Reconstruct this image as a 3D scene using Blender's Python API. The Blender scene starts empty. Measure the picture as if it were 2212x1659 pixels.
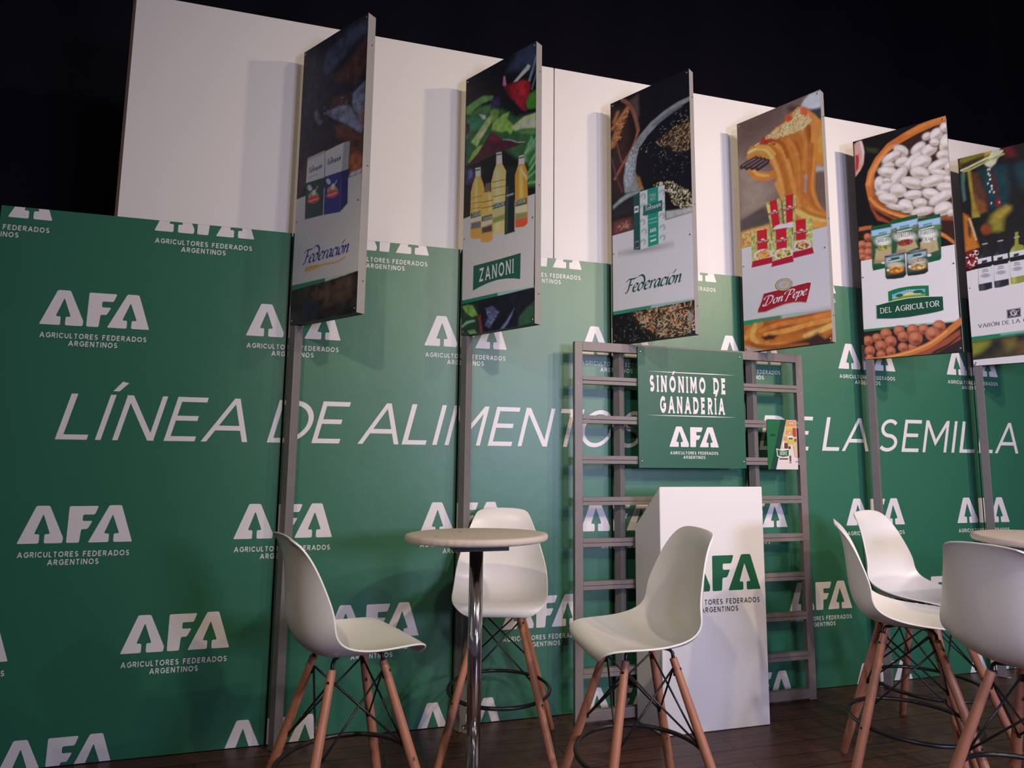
import bpy, bmesh, math, random, json
import numpy as np
from mathutils import Vector, Matrix
from mathutils.geometry import tessellate_polygon

# ------------------------------------------------------------------ camera, world, lights
C = bpy.context.scene.collection
sc = bpy.context.scene
sc.view_settings.view_transform = 'Standard'
sc.view_settings.look = 'None'
sc.view_settings.gamma = 1.0
sc.view_settings.use_curve_mapping = False
sc.view_settings.exposure = -0.08

def lin(c): c = c/255; return c/12.92 if c <= .04045 else ((c+.055)/1.055)**2.4
def srgb(r, g, b): return (lin(r), lin(g), lin(b))

YAW, PITCH, ROLL = 0.257568, 0.116574, 0.010687
fw = Vector((math.sin(YAW)*math.cos(PITCH), math.cos(YAW)*math.cos(PITCH), math.sin(PITCH)))
r0 = Vector((math.cos(YAW), -math.sin(YAW), 0)); u0 = r0.cross(fw)
rr = r0*math.cos(ROLL) + u0*math.sin(ROLL); uu = u0*math.cos(ROLL) - r0*math.sin(ROLL)
cam = bpy.data.cameras.new('camera'); camo = bpy.data.objects.new('camera', cam); C.objects.link(camo)
cam.sensor_fit = 'HORIZONTAL'; cam.sensor_width = 36.0; cam.lens = 1324.46/2212*36
cam.clip_start = .05
m = Matrix((rr, uu, -fw)).transposed().to_4x4(); m.translation = Vector((1.39375, -3.22154, 1.35168))
camo.matrix_world = m
sc.camera = camo

w = bpy.data.worlds.new('hall'); sc.world = w; w.use_nodes = True
w.node_tree.nodes['Background'].inputs[0].default_value = (.55, .5, .62, 1)
w.node_tree.nodes['Background'].inputs[1].default_value = .11

def aim(o, target):
    d = Vector(target) - o.location
    o.rotation_euler = d.to_track_quat('-Z', 'Y').to_euler()
def spot(name, loc, target, power, col, size, blend, radius):
    l = bpy.data.lights.new(name, 'SPOT'); o = bpy.data.objects.new(name, l); C.objects.link(o)
    o.location = loc; l.energy = power; l.color = col; l.spot_size = math.radians(size); l.spot_blend = blend
    l.shadow_soft_size = radius; aim(o, target); return o
def area(name, loc, target, power, col, sx, sy, spread=180):
    l = bpy.data.lights.new(name, 'AREA'); o = bpy.data.objects.new(name, l); C.objects.link(o)
    o.location = loc; l.shape = 'RECTANGLE'; l.size = sx; l.size_y = sy; l.energy = power; l.color = col
    l.spread = math.radians(spread); aim(o, target); return o
#@@LIGHTS
spot('truss_spot_near', (5.4, -3.7, 3.65), (3.7, 0, 2.5), 255, (1, .76, .50), 106, 1, .06)
spot('truss_spot_far', (5.5, -5.2, 3.8), (3.4, 0, 2.2), 300, (1, .81, .63), 84, 1, .08)
spot('truss_spot_centre', (3.3, -5.2, 4.0), (2.6, 0, 1.8), 320, (1, .86, .66), 73, 1, .08)
spot('truss_spot_left', (.45, -4.05, 3.6), (2.7, -.35, .75), 190, (1, .83, .58), 54, .9, .06)
area('stage_screen', (4.0, -5.6, 1.75), (2.9, 0, 1.7), 115, (.62, .65, 1), .9, .6)
spot('hall_wash', (2.0, -5.6, 2.3), (4.9, 0, 1.9), 360, (.66, .64, 1), 66, 1, .25)
#@@END

# ------------------------------------------------------------------ materials
def mat(name, col, rough=.5, metal=0, spec=.5, bump=0, bscale=50, var=0, vscale=8, aniso=None, coat=0, weave=0):
    m = bpy.data.materials.new(name); m.use_nodes = True
    n = m.node_tree.nodes; L = m.node_tree.links; b = n['Principled BSDF']
    b.inputs['Base Color'].default_value = (*col, 1); b.inputs['Roughness'].default_value = rough
    b.inputs['Metallic'].default_value = metal; b.inputs['Specular IOR Level'].default_value = spec
    if coat: b.inputs['Coat Weight'].default_value = coat; b.inputs['Coat Roughness'].default_value = .45
    tc = n.new('ShaderNodeTexCoord'); mp = n.new('ShaderNodeMapping'); L.new(tc.outputs['Object'], mp.inputs[0])
    if aniso: mp.inputs['Scale'].default_value = aniso
    if var:
        t = n.new('ShaderNodeTexNoise'); t.inputs['Scale'].default_value = vscale; t.inputs['Detail'].default_value = 5
        L.new(mp.outputs[0], t.inputs['Vector'])
        mx = n.new('ShaderNodeMix'); mx.data_type = 'RGBA'
        mx.inputs[6].default_value = (*[c*(1-var) for c in col], 1); mx.inputs[7].default_value = (*[min(1, c*(1+var)) for c in col], 1)
        L.new(t.outputs['Fac'], mx.inputs[0]); L.new(mx.outputs[2], b.inputs['Base Color'])
    if bump:
        t2 = n.new('ShaderNodeTexNoise'); t2.inputs['Scale'].default_value = bscale; t2.inputs['Detail'].default_value = 4
        L.new(mp.outputs[0], t2.inputs['Vector'])
        bp = n.new('ShaderNodeBump'); bp.inputs['Strength'].default_value = bump; bp.inputs['Distance'].default_value = .01
        L.new(t2.outputs['Fac'], bp.inputs['Height']); L.new(bp.outputs[0], b.inputs['Normal'])
        if weave:
            m3 = n.new('ShaderNodeMapping'); m3.inputs['Scale'].default_value = (1, 1, .02); L.new(tc.outputs['Object'], m3.inputs[0])
            t3 = n.new('ShaderNodeTexNoise'); t3.inputs['Scale'].default_value = 150; t3.inputs['Detail'].default_value = 2; L.new(m3.outputs[0], t3.inputs['Vector'])
            b3 = n.new('ShaderNodeBump'); b3.inputs['Strength'].default_value = weave; b3.inputs['Distance'].default_value = .001
            L.new(t3.outputs['Fac'], b3.inputs['Height']); L.new(bp.outputs[0], b3.inputs['Normal']); L.new(b3.outputs[0], b.inputs['Normal'])
    return m

GREEN = (.018, .150, .082)
M_green = mat('green_vinyl', GREEN, .44, spec=1.0, weave=.10, bump=.35, bscale=3.2, var=.05, vscale=3)
M_print = mat('white_print', (.78, .75, .76), .42, spec=.5, bump=.25, bscale=3.2)
M_edge = mat('panel_edge', (.012, .05, .028), .6)
M_white = mat('white_fabric', (.80, .77, .74), .65, spec=.3, bump=.3, bscale=2.2, var=.02, vscale=3)
M_brown = mat('raw_timber', (.10, .06, .04), .7)
M_steel = mat('grey_painted_steel', (.17, .158, .153), .45, spec=.5, var=.12, vscale=14)
M_rack = mat('brownish_steel', (.20, .165, .16), .45, spec=.5, var=.15, vscale=12)
M_frame = mat('flag_frame', (.30, .285, .275), .5, var=.06, vscale=10)
M_back = mat('flag_back', (.05, .05, .05), .6)
M_bolt = mat('zinc', (.6, .6, .6), .3, metal=1)
M_plastic = mat('white_plastic', (.80, .775, .74), .33, spec=.5, var=.02, vscale=6)
M_leg = mat('beech_dowel', (.40, .17, .10), .45, var=.25, vscale=30, aniso=(1, 1, .12))
def wear(m):
    n = m.node_tree.nodes; L = m.node_tree.links; b = n['Principled BSDF']; old = b.inputs['Base Color'].links[0].from_socket
    t = n.new('ShaderNodeTexNoise'); t.inputs['Scale'].default_value = 38; t.inputs['Detail'].default_value = 2
    mp = n.new('ShaderNodeMapping'); mp.inputs['Scale'].default_value = (1, 1, .35); L.new(n['Texture Coordinate'].outputs['Object'], mp.inputs[0]); L.new(mp.outputs[0], t.inputs['Vector'])
    r = n.new('ShaderNodeValToRGB'); r.color_ramp.elements[0].position = .70; r.color_ramp.elements[1].position = .75; L.new(t.outputs['Fac'], r.inputs[0])
    x = n.new('ShaderNodeMix'); x.data_type = 'RGBA'; L.new(r.outputs[0], x.inputs[0]); L.new(old, x.inputs[6]); x.inputs[7].default_value = (.05, .025, .02, 1); L.new(x.outputs[2], b.inputs['Base Color'])
wear(M_leg)
M_black = mat('black_steel', (.012, .012, .014), .35, spec=.5)
M_chrome = mat('chrome', (.75, .72, .75), .09, metal=1)
M_cloth = mat('stretched_cloth', (.62, .53, .47), .7, bump=.35, bscale=16, var=.08, vscale=5)
M_lect = mat('white_laminate', (.80, .77, .74), .4, var=.02, vscale=4)
M_lgreen = mat('green_decal', (.008, .11, .045), .45)
M_lgrey = mat('grey_decal', (.05, .06, .05), .5)
M_board = mat('board_green', (.014, .105, .06), .45, spec=.5, var=.05, vscale=4)
M_slogan = mat('worn_white_print', (.80, .74, .76), .5, var=.10, vscale=40)
M_curtain = mat('navy_curtain', (.0075, .0075, .014), .9, spec=.1)

def floor_mat():
    m = bpy.data.materials.new('dark_planks'); m.use_nodes = True
    n = m.node_tree.nodes; L = m.node_tree.links; b = n['Principled BSDF']
    tc = n.new('ShaderNodeTexCoord'); br = n.new('ShaderNodeTexBrick')
    br.inputs['Scale'].default_value = 1.0; br.inputs['Brick Width'].default_value = 1.6; br.inputs['Row Height'].default_value = .11
    br.inputs['Mortar Size'].default_value = .003; br.inputs['Color1'].default_value = (.115, .048, .034, 1)
    br.inputs['Color2'].default_value = (.075, .034, .025, 1); br.inputs['Mortar'].default_value = (.01, .006, .005, 1)
    L.new(tc.outputs['Object'], br.inputs['Vector'])
    mp = n.new('ShaderNodeMapping'); mp.inputs['Scale'].default_value = (1.2, 14, 1); L.new(tc.outputs['Object'], mp.inputs[0])
    no = n.new('ShaderNodeTexNoise'); no.inputs['Scale'].default_value = 3; no.inputs['Detail'].default_value = 6; L.new(mp.outputs[0], no.inputs['Vector'])
    mx = n.new('ShaderNodeMix'); mx.data_type = 'RGBA'; mx.blend_type = 'MULTIPLY'; mx.inputs[0].default_value = .7
    cr = n.new('ShaderNodeValToRGB'); cr.color_ramp.elements[0].position = .3; cr.color_ramp.elements[0].color = (.35, .33, .33, 1); cr.color_ramp.elements[1].position = .7
    L.new(no.outputs['Fac'], cr.inputs[0]); L.new(br.outputs['Color'], mx.inputs[6]); L.new(cr.outputs[0], mx.inputs[7]); L.new(mx.outputs[2], b.inputs['Base Color'])
    b.inputs['Roughness'].default_value = .38; b.inputs['Specular IOR Level'].default_value = .4
    bp = n.new('ShaderNodeBump'); bp.inputs['Strength'].default_value = .2; bp.inputs['Distance'].default_value = .004
    L.new(no.outputs['Fac'], bp.inputs['Height']); L.new(bp.outputs[0], b.inputs['Normal'])
    return m
M_floor = floor_mat()

def print_mat(name, rough):
    m = bpy.data.materials.new(name); m.use_nodes = True
    n = m.node_tree.nodes; L = m.node_tree.links; b = n['Principled BSDF']
    a = n.new('ShaderNodeVertexColor'); a.layer_name = 'ink'
    L.new(a.outputs['Color'], b.inputs['Base Color']); b.inputs['Roughness'].default_value = rough; b.inputs['Specular IOR Level'].default_value = .4
    return m
M_poster = print_mat('printed_poster', .42)

# ------------------------------------------------------------------ mesh helpers
class MB:
    def __init__(s): s.v = []; s.f = []; s.m = []
    def add(s, vs, fs, mi=0):
        o = len(s.v); s.v += [tuple(p) for p in vs]
        for f in fs: s.f.append([i+o for i in f]); s.m.append(mi)
    def box(s, x0, y0, z0, x1, y1, z1, mi=0):
        P = [(x0,y0,z0),(x1,y0,z0),(x1,y1,z0),(x0,y1,z0),(x0,y0,z1),(x1,y0,z1),(x1,y1,z1),(x0,y1,z1)]
        s.add(P, [(3,2,1,0),(4,5,6,7),(0,1,5,4),(1,2,6,5),(2,3,7,6),(3,0,4,7)], mi)
    def obox(s, o, a, b, c, mi=0):
        o, a, b, c = map(Vector, (o, a, b, c))
        P = [o, o+a, o+a+b, o+b, o+c, o+a+c, o+a+b+c, o+b+c]
        s.add(P, [(3,2,1,0),(4,5,6,7),(0,1,5,4),(1,2,6,5),(2,3,7,6),(3,0,4,7)], mi)
    def tube(s, pts, rad, n=10, mi=0, closed=False):
        pts = [Vector(p) for p in pts]; k = len(pts)
        rads = rad if isinstance(rad, (list, tuple)) else [rad]*k
        vs = []; prev = None
        for i, p in enumerate(pts):
            if closed: t = (pts[(i+1) % k]-pts[i-1]).normalized()
            else: t = (pts[min(i+1, k-1)]-pts[max(i-1, 0)]).normalized()
            if prev is None:
                a = Vector((0, 0, 1)) if abs(t.z) < .9 else Vector((1, 0, 0))
                prev = t.cross(a).normalized()
            u = (prev - t*prev.dot(t)).normalized(); prev = u; w_ = t.cross(u)
            for j in range(n):
                an = 2*math.pi*j/n; vs.append(p + (u*math.cos(an)+w_*math.sin(an))*rads[i])
        fs = []
        for i in range(k if closed else k-1):
            i2 = (i+1) % k
            for j in range(n): fs.append((i*n+j, i*n+(j+1) % n, i2*n+(j+1) % n, i2*n+j))
        if not closed: fs += [tuple(range(n-1, -1, -1)), tuple(range((k-1)*n, k*n))]
        s.add(vs, fs, mi)
    def lathe(s, prof, cx=0, cy=0, n=64, mi=0):
        vs = []; fs = []; k = len(prof)
        for r, z in prof:
            for j in range(n):
                a = 2*math.pi*j/n; vs.append((cx+r*math.cos(a), cy+r*math.sin(a), z))
        for i in range(k-1):
            for j in range(n): fs.append((i*n+j, i*n+(j+1) % n, (i+1)*n+(j+1) % n, (i+1)*n+j))
        fs += [tuple(range(n-1, -1, -1)), tuple(range((k-1)*n, k*n))]
        s.add(vs, fs, mi)
def obj(name, mb, mats, parent=None, smooth=False, autosmooth=None):
    me = bpy.data.meshes.new(name); me.from_pydata(mb.v, [], mb.f)
    for m_ in (mats if isinstance(mats, (list, tuple)) else [mats]): me.materials.append(m_)
    me.polygons.foreach_set('material_index', mb.m)
    if smooth: me.polygons.foreach_set('use_smooth', [True]*len(me.polygons))
    me.update(); o = bpy.data.objects.new(name, me); C.objects.link(o)
    if parent: o.parent = parent
    if autosmooth:
        mod = o.modifiers.new('edges', 'BEVEL'); mod.width = autosmooth; mod.segments = 2; mod.limit_method = 'ANGLE'
    return o
def tag(o, label, cat, group=None, kind=None):
    o['label'] = label; o['category'] = cat
    if group: o['group'] = group
    if kind: o['kind'] = kind
    return o
def thing(name, label, cat, loc=(0, 0, 0), rz=0, group=None):
    o = bpy.data.objects.new(name, None); C.objects.link(o); o.location = loc; o.rotation_euler = (0, 0, rz)
    o.empty_display_size = .1
    return tag(o, label, cat, group)
def dup(root, loc, rz, label, group):
    r = root.copy(); C.objects.link(r); r.location = loc; r.rotation_euler = (0, 0, rz); r['label'] = label
    if group: r['group'] = group
    for ch in list(root.children):
        c = ch.copy(); C.objects.link(c); c.parent = r
        for g in ch.children:
            d = g.copy(); C.objects.link(d); d.parent = c
    return r

# ------------------------------------------------------------------ lettering: every glyph is drawn as pen strokes
def arc(cx, cy, rx, ry, a0, a1, n=14):
    return [(cx+rx*math.cos(math.radians(a0+(a1-a0)*i/n)), cy+ry*math.sin(math.radians(a0+(a1-a0)*i/n))) for i in range(n+1)]
G = {
'A': (.90, [[(0,0),(.45,1),(.90,0)], [(.14,.29),(.76,.29)]]),
'B': (.62, [[(0,0),(0,1),(.32,1)]+arc(.32,.755,.25,.245,80,-90,8)+[(.0,.51)], [(.0,.51),(.34,.51)]+arc(.34,.255,.28,.255,80,-90,8)+[(0,0)]]),
'C': (.80, [arc(.47,.5,.45,.5,42,318,22)]),
'D': (.76, [[(0,0),(0,1),(.3,1)]+arc(.3,.5,.46,.5,85,-90,16)+[(0,0)]]),
'E': (.58, [[(.58,1),(0,1),(0,0),(.58,0)], [(0,.52),(.5,.52)]]),
'F': (.56, [[(.56,1),(0,1),(0,0)], [(0,.50),(.48,.50)]]),
'G': (.84, [arc(.47,.5,.45,.5,42,340,22)+[(.89,.46),(.52,.46)]]),
'H': (.70, [[(0,0),(0,1)], [(.7,0),(.7,1)], [(0,.52),(.7,.52)]]),
'I': (.0, [[(0,0),(0,1)]]),
'J': (.45, [[(.45,1),(.45,.3)]+arc(.22,.27,.23,.27,0,-150,8)]),
'L': (.47, [[(0,1),(0,0),(.47,0)]]),
'M': (.86, [[(0,0),(0,1),(.43,.3),(.86,1),(.86,0)]]),
'N': (.72, [[(0,0),(0,1),(.72,0),(.72,1)]]),
'O': (.90, [arc(.45,.5,.45,.5,90,450,28)]),
'P': (.58, [[(0,0),(0,1),(.30,1)]+arc(.30,.72,.28,.28,80,-90,9)+[(0,.44)]]),
'R': (.62, [[(0,0),(0,1),(.32,1)]+arc(.32,.73,.27,.27,80,-90,9)+[(0,.46)], [(.3,.46),(.62,0)]]),
'S': (.58, [arc(.30,.745,.26,.255,35,270,14)[:-1]+arc(.29,.245,.29,.245,90,-145,14)]),
'T': (.64, [[(0,1),(.64,1)], [(.32,1),(.32,0)]]),
'U': (.68, [[(0,1),(0,.34)]+arc(.34,.34,.34,.34,180,360,12)+[(.68,1)]]),
'V': (.82, [[(0,1),(.41,0),(.82,1)]]),
'X': (.74, [[(0,0),(.74,1)], [(0,1),(.74,0)]]),
'Y': (.78, [[(0,1),(.39,.45),(.78,1)], [(.39,.45),(.39,0)]]),
'Z': (.66, [[(0,1),(.66,1),(0,0),(.66,0)]]),
' ': (.28, []),
}
ACUTE = {'Í': 'I', 'Ó': 'O'}
def stroke_tris(pts, hw, contrast=1.0, yfix=True):
    """mitred ribbon along a polyline -> list of convex quads; ends at the baseline or cap line are cut level"""
    pts = [p for k, p in enumerate(pts) if k == 0 or abs(p[0]-pts[k-1][0])+abs(p[1]-pts[k-1][1]) > 1e-6]
    P = [Vector(p) for p in pts]; n = len(P); closed = (P[0]-P[-1]).length < 1e-6 and n > 3
    if closed: P = P[:-1]; n -= 1
    segs = []
    for i in range(n if closed else n-1):
        d = (P[(i+1) % n]-P[i]).normalized(); segs.append((d, Vector((-d.y, d.x)), hw*(contrast+(1-contrast)*abs(d.y)**1.5)))
    Lp = []; Rp = []
    for i in range(n):
        if closed: a, b = segs[i-1], segs[i]
        else: a, b = segs[max(i-1, 0)], segs[min(i, n-2)]
        nn = (a[1]+b[1]); nl = nn.length
        h = (a[2]+b[2])/2
        if nl < .05: off = b[1]*h
        else:
            nn /= nl; off = nn*(h/max(.30, nn.dot(b[1])))
        l, r = P[i]+off, P[i]-off
        if yfix and not closed and i in (0, n-1):
            d = (a if i else b)[0]
            for tgt in (0, 1):
                if abs(P[i].y-tgt) < 1e-6 and abs(d.y) > .35:
                    l = l+d*((tgt-l.y)/d.y); r = r+d*((tgt-r.y)/d.y)
        if yfix and not closed and 0 < i < n-1:
            for q in (l, r): q.y = min(max(q.y, -.02 if P[i].y > .02 else 0), 1.02 if P[i].y < .98 else 1.0)
        Lp.append(l); Rp.append(r)
    out = []
    for i in range(n if closed else n-1):
        j = (i+1) % n; out.append([Lp[i], Rp[i], Rp[j], Lp[j]])
    return out
def inset_line(pts, t):
    """keep horizontal strokes at the cap and base lines inside the letter height"""
    return [(x, min(max(y, t), 1-t)) if 0 else (x, y) for x, y in pts]
def glyph_polys(ch, t, contrast=1.0, serif=0, slab=.05):
    base = ACUTE.get(ch, ch); wd, st = G[base]; out = []
    for pl in st:
        q = []
        for k, (x, y) in enumerate(pl):
            nb = [pl[j] for j in (k-1, k+1) if 0 <= j < len(pl)]
            hor = any(abs(b[1]-y) < 1e-6 for b in nb) or len(pl) > 12
            hh = t*contrast if hor else 0
            if hor: y = t*contrast + y*(1-2*t*contrast)
            q.append((x, y))
        cur = [q[0]]
        for k in range(1, len(q)):
            cur.append(q[k])
            if k < len(q)-1 and len(pl) <= 6 and pl[k][1] in (0, 1):
                d1 = Vector(q[k])-Vector(q[k-1]); d2 = Vector(q[k+1])-Vector(q[k])
                if abs(d1.y) > .3*d1.length and abs(d2.y) > .3*d2.length and d1.dot(d2) < 0:
                    out += stroke_tris(cur, t, contrast); cur = [q[k]]
        out += stroke_tris(cur, t, contrast)
        if serif:
            for e, f_ in ((0, 1), (-1, -2)):
                x, y = pl[e]; dx, dy = x-pl[f_][0], y-pl[f_][1]; L_ = math.hypot(dx, dy)
                if abs(dy)/L_ > .5 and (y < .01 or y > .99):
                    y0, y1 = (0, slab) if y < .5 else (1-slab, 1)
                    out.append([Vector(p) for p in ((x-t-serif, y0), (x+t+serif, y0), (x+t+serif, y1), (x-t-serif, y1))])
                elif abs(dx)/L_ > .8 and (y < .01 or y > .99) and len(pl) < 12:
                    s_ = 1 if y < .5 else -1; y0 = 0 if y < .5 else 1
                    out.append([Vector(p) for p in ((x-slab, y0), (x, y0), (x, y0+s_*.24), (x-slab*.4, y0+s_*.24))])
            for k in range(1, len(pl)-1):
                x, y = pl[k]
                if base in 'NMBDPREFL' and (y < .01 or y > .99) and abs(pl[k-1][0]-x)+abs(pl[k+1][0]-x) > 0 and (abs(pl[k-1][0]-x) < 1e-6 or abs(pl[k+1][0]-x) < 1e-6):
                    y0, y1 = (0, slab) if y < .5 else (1-slab, 1)
                    out.append([Vector(p) for p in ((x-t-serif, y0), (x+t, y0), (x+t, y1), (x-t-serif, y1))])
    if ch in ACUTE:
        x = wd/2; out.append([Vector(p) for p in ((x-t*.6, 1.08), (x+t*1.6, 1.08), (x+t*4.0, 1.27), (x+t*1.6, 1.30))])
    return wd, out
def text_polys(txt, t=.08, gap=.2, xs=1.0, shear=0, **kw):
    x = 0; out = []
    for ch in txt:
        wd, ps = glyph_polys(ch, t, **kw)
        for p in ps: out.append([((q.x*xs+x+t)+shear*q.y, q.y) for q in p])
        x += wd*xs+2*t+gap
    return x-gap, out
def catmull(p, n=6):
    if len(p) < 3: return p
    q = [p[0]]+list(p)+[p[-1]]; out = []
    for i in range(1, len(q)-2):
        for k in range(n):
            s = k/n; o = []
            for a in (0, 1):
                p0, p1, p2, p3 = q[i-1][a], q[i][a], q[i+1][a], q[i+2][a]
                o.append(.5*((2*p1)+(p2-p0)*s+(2*p0-5*p1+4*p2-p3)*s*s+(3*p1-p0-3*p2+p3)*s**3))
            out.append(tuple(o))
    return out+[p[-1]]
LOW = {
'F': (.50, [[(.02,.01),(.14,.02),(.2,.3),(.26,.97)], [(-.06,.80),(.02,.94),(.16,.98),(.4,.97),(.58,.98),(.68,1.06)], [(.16,.50),(.3,.52),(.44,.53)]]),
'D': (.80, [[(.12,.04),(.2,.4),(.30,.92)], [(-.10,.70),(-.08,.88),(.08,1.0),(.34,1.02),(.66,.86),(.70,.5),(.5,.14),(.2,-.02),(-.04,.03),(-.1,.16),(.0,.22)]]),
'P': (.62, [[(.06,-.14),(.16,.3),(.3,.95)], [(-.16,.66),(-.14,.86),(.06,1.0),(.34,1.03),(.62,.93),(.62,.70),(.42,.52),(.22,.52)]]),
'e': (.36, [[(.05,.26),(.2,.32),(.32,.44),(.30,.55),(.2,.58),(.08,.46),(.03,.24),(.08,.05),(.2,.01),(.36,.14)]]),
'∂': (.44, [[(.36,.40),(.26,.55),(.16,.55),(.05,.38),(.03,.14),(.12,.01),(.25,.08),(.37,.34),(.40,.66),(.30,.96),(.10,1.12),(-.08,1.08),(-.16,1.0)]]),
'r': (.32, [[(.0,.48),(.08,.56),(.10,.4),(.07,0)], [(.08,.30),(.18,.50),(.28,.57),(.34,.5)]]),
'a': (.42, [[(.34,.50),(.24,.58),(.10,.48),(.03,.22),(.09,.01),(.2,.06),(.3,.28),(.36,.56)], [(.36,.56),(.32,.16),(.36,.01),(.46,.12)]]),
'c': (.33, [[(.33,.46),(.26,.57),(.14,.54),(.04,.3),(.05,.08),(.16,.01),(.33,.13)]]),
'i': (.17, [[(.0,.48),(.08,.56),(.07,.2),(.09,.02),(.2,.12)], [(.09,.74),(.13,.78)]]),
'ó': (.40, [[(.2,.57),(.07,.46),(.03,.2),(.12,.01),(.26,.06),(.36,.3),(.32,.52),(.2,.57)], [(.22,.74),(.36,.98)]]),
'o': (.40, [[(.2,.57),(.07,.46),(.03,.2),(.12,.01),(.26,.06),(.36,.3),(.32,.52),(.2,.57)]]),
'n': (.44, [[(.0,.48),(.08,.56),(.10,.4),(.06,0)], [(.08,.28),(.22,.54),(.32,.55),(.33,.3),(.33,.03),(.46,.12)]]),
'p': (.40, [[(.0,.50),(.08,.57),(.06,.2),(-.04,-.36)], [(.07,.30),(.2,.56),(.33,.52),(.35,.26),(.24,.04),(.1,.06)]]),
' ': (.18, []),
}
def script_polys(txt, nib=.055, gap=.02, shear=.22, ang=38, mn=.014):
    txt = txt.replace('Fed', 'Fe∂'); x = 0; out = []
    nv = Vector((math.cos(math.radians(ang)), math.sin(math.radians(ang))))*nib
    for ch in txt:
        wd, st = LOW[ch]
        for pl in st:
            P = [Vector((q[0]+x+shear*q[1], q[1])) for q in catmull(pl)]
            for a, b in zip(P, P[1:]):
                d = (b-a)
                if d.length < 1e-5: continue
                d = d.normalized(); nn = Vector((-d.y, d.x))*mn
                s = 1 if nv.dot(nn) >= 0 else -1
                out.append([tuple(q) for q in (a+nv+nn*s, a-nv-nn*s, b-nv-nn*s, b+nv+nn*s)])
        x += wd+gap
    return x-gap, out
def round_poly(P, r, n=4):
    out = []; k = len(P)
    for i in range(k):
        p = Vector(P[i]); a = Vector(P[i-1])-p; b = Vector(P[(i+1) % k])-p
        q = min(r, a.length*.45, b.length*.45)
        s, e = p+a.normalized()*q, p+b.normalized()*q
        for j in range(n+1):
            t = j/n; out.append(tuple(s*(1-t)**2+p*2*t*(1-t)+e*t*t))
    return out
AFA = [
 [(0,.006),(.138,.366),(.252,.366),(.390,.05),(.384,.0),(.227,0),(.227,.09),(.273,.09),(.203,.286),(.137,.09),(.183,.09),(.183,0),(.004,0)],
 [(.418,0),(.422,.36),(.680,.36),(.650,.275),(.546,.275),(.546,.212),(.634,.212),(.594,.132),(.540,.132),(.530,0)],
 [(.611,.006),(.775,.366),(.885,.366),(1.0,.006),(.996,0),(.832,0),(.832,.085),(.880,.085),(.811,.275),(.744,.085),(.790,.085),(.790,0),(.615,0)]]
def logo_polys(): return [round_poly(p, .016) for p in AFA]

class Ink:
    """flat print: triangles in a plane, each with a material slot"""
    def __init__(s, lift=(0, -1, 0)): s.t = []; s.n = 0; s.lift = Vector(lift)
    def poly(s, P, mi):
        s.n += 1
        if len(P) == 4:
            s.t.append(([P[0], P[1], P[2]], mi, s.n)); s.t.append(([P[0], P[2], P[3]], mi, s.n)); return
        for tri in tessellate_polygon([[Vector((p[0], p[1], 0)) for p in P]]): s.t.append(([P[i] for i in tri], mi, s.n))
    def polys(s, PS, f, mi):
        for P in PS: s.poly([f(*p) for p in P], mi)
    def logo(s, x, z, w_, mi, mi2=None):
        """emblem plus its two lines of small capitals"""
        s.polys(logo_polys(), lambda a, b: (x+a*w_, z+b*w_), mi)
        mi2 = mi if mi2 is None else mi2
        for txt, x0, x1, zb in (('AGRICULTORES FEDERADOS', .012, .985, -.135), ('ARGENTINOS', .272, .718, -.212)):
            W_, PS = text_polys(txt, t=.095, gap=.26); k = (x1-x0)*w_/W_; h = .054*w_
            s.polys(PS, lambda a, b: (x+x0*w_+a*k, z+zb*w_+b*h), mi2)
    def clip(s, x0, x1, z0, z1):
        out = Ink(s.lift)
        for T, mi, kk in s.t:
            P = T
            xs = [p[0] for p in P]; zs = [p[1] for p in P]
            if max(xs) <= x0 or min(xs) >= x1 or max(zs) <= z0 or min(zs) >= z1: continue
            for ax, v, sg in ((0, x0, 1), (0, x1, -1), (1, z0, 1), (1, z1, -1)):
                Q = []
                for i in range(len(P)):
                    a, b = P[i-1], P[i]; da, db = sg*(a[ax]-v), sg*(b[ax]-v)
                    if (da >= 0) != (db >= 0):
                        t = da/(da-db); Q.append((a[0]+(b[0]-a[0])*t, a[1]+(b[1]-a[1])*t))
                    if db >= 0: Q.append(b)
                P = Q
                if len(P) < 3: break
            if len(P) >= 3: out.t.append((P, mi, kk))
        return out
    def to(s, mb, f, off=0):
        for P, mi, k in s.t:
            ar = sum(P[i-1][0]*P[i][1]-P[i][0]*P[i-1][1] for i in range(len(P)))
            if ar < 0: P = P[::-1]
            V = [Vector(f(*p)) for p in P]
            if s.lift is not None: V = [v+s.lift*(.00003*(k % 9)) for v in V]
            mb.add(V, [tuple(range(len(P)))], mi+off)

# ------------------------------------------------------------------ setting
mb = MB(); mb.box(-7, -9, -.06, 12, 3, 0); fl = obj('floor', mb, M_floor); fl['kind'] = 'structure'
mb = MB(); N = 420; vs = []; fs = []
for i in range(N+1):
    x = -7+19*i/N; y = 1.15+.035*math.sin(x*4.1)+.02*math.sin(x*9.7+1.3)
    vs += [(x, y, .0), (x, y, 6.6), (x, y+.02, 6.6), (x, y+.02, .0)]
for i in range(N):
    a = i*4; b = a+4
    fs += [(a, b, b+1, a+1), (a+1, b+1, b+2, a+2), (a+2, b+2, b+3, a+3)]
mb.add(vs, fs)
o = obj('stage_curtain', mb, M_curtain, smooth=True); tag(o, 'dark navy stage curtain hanging behind the white hoarding', 'curtain')

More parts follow.
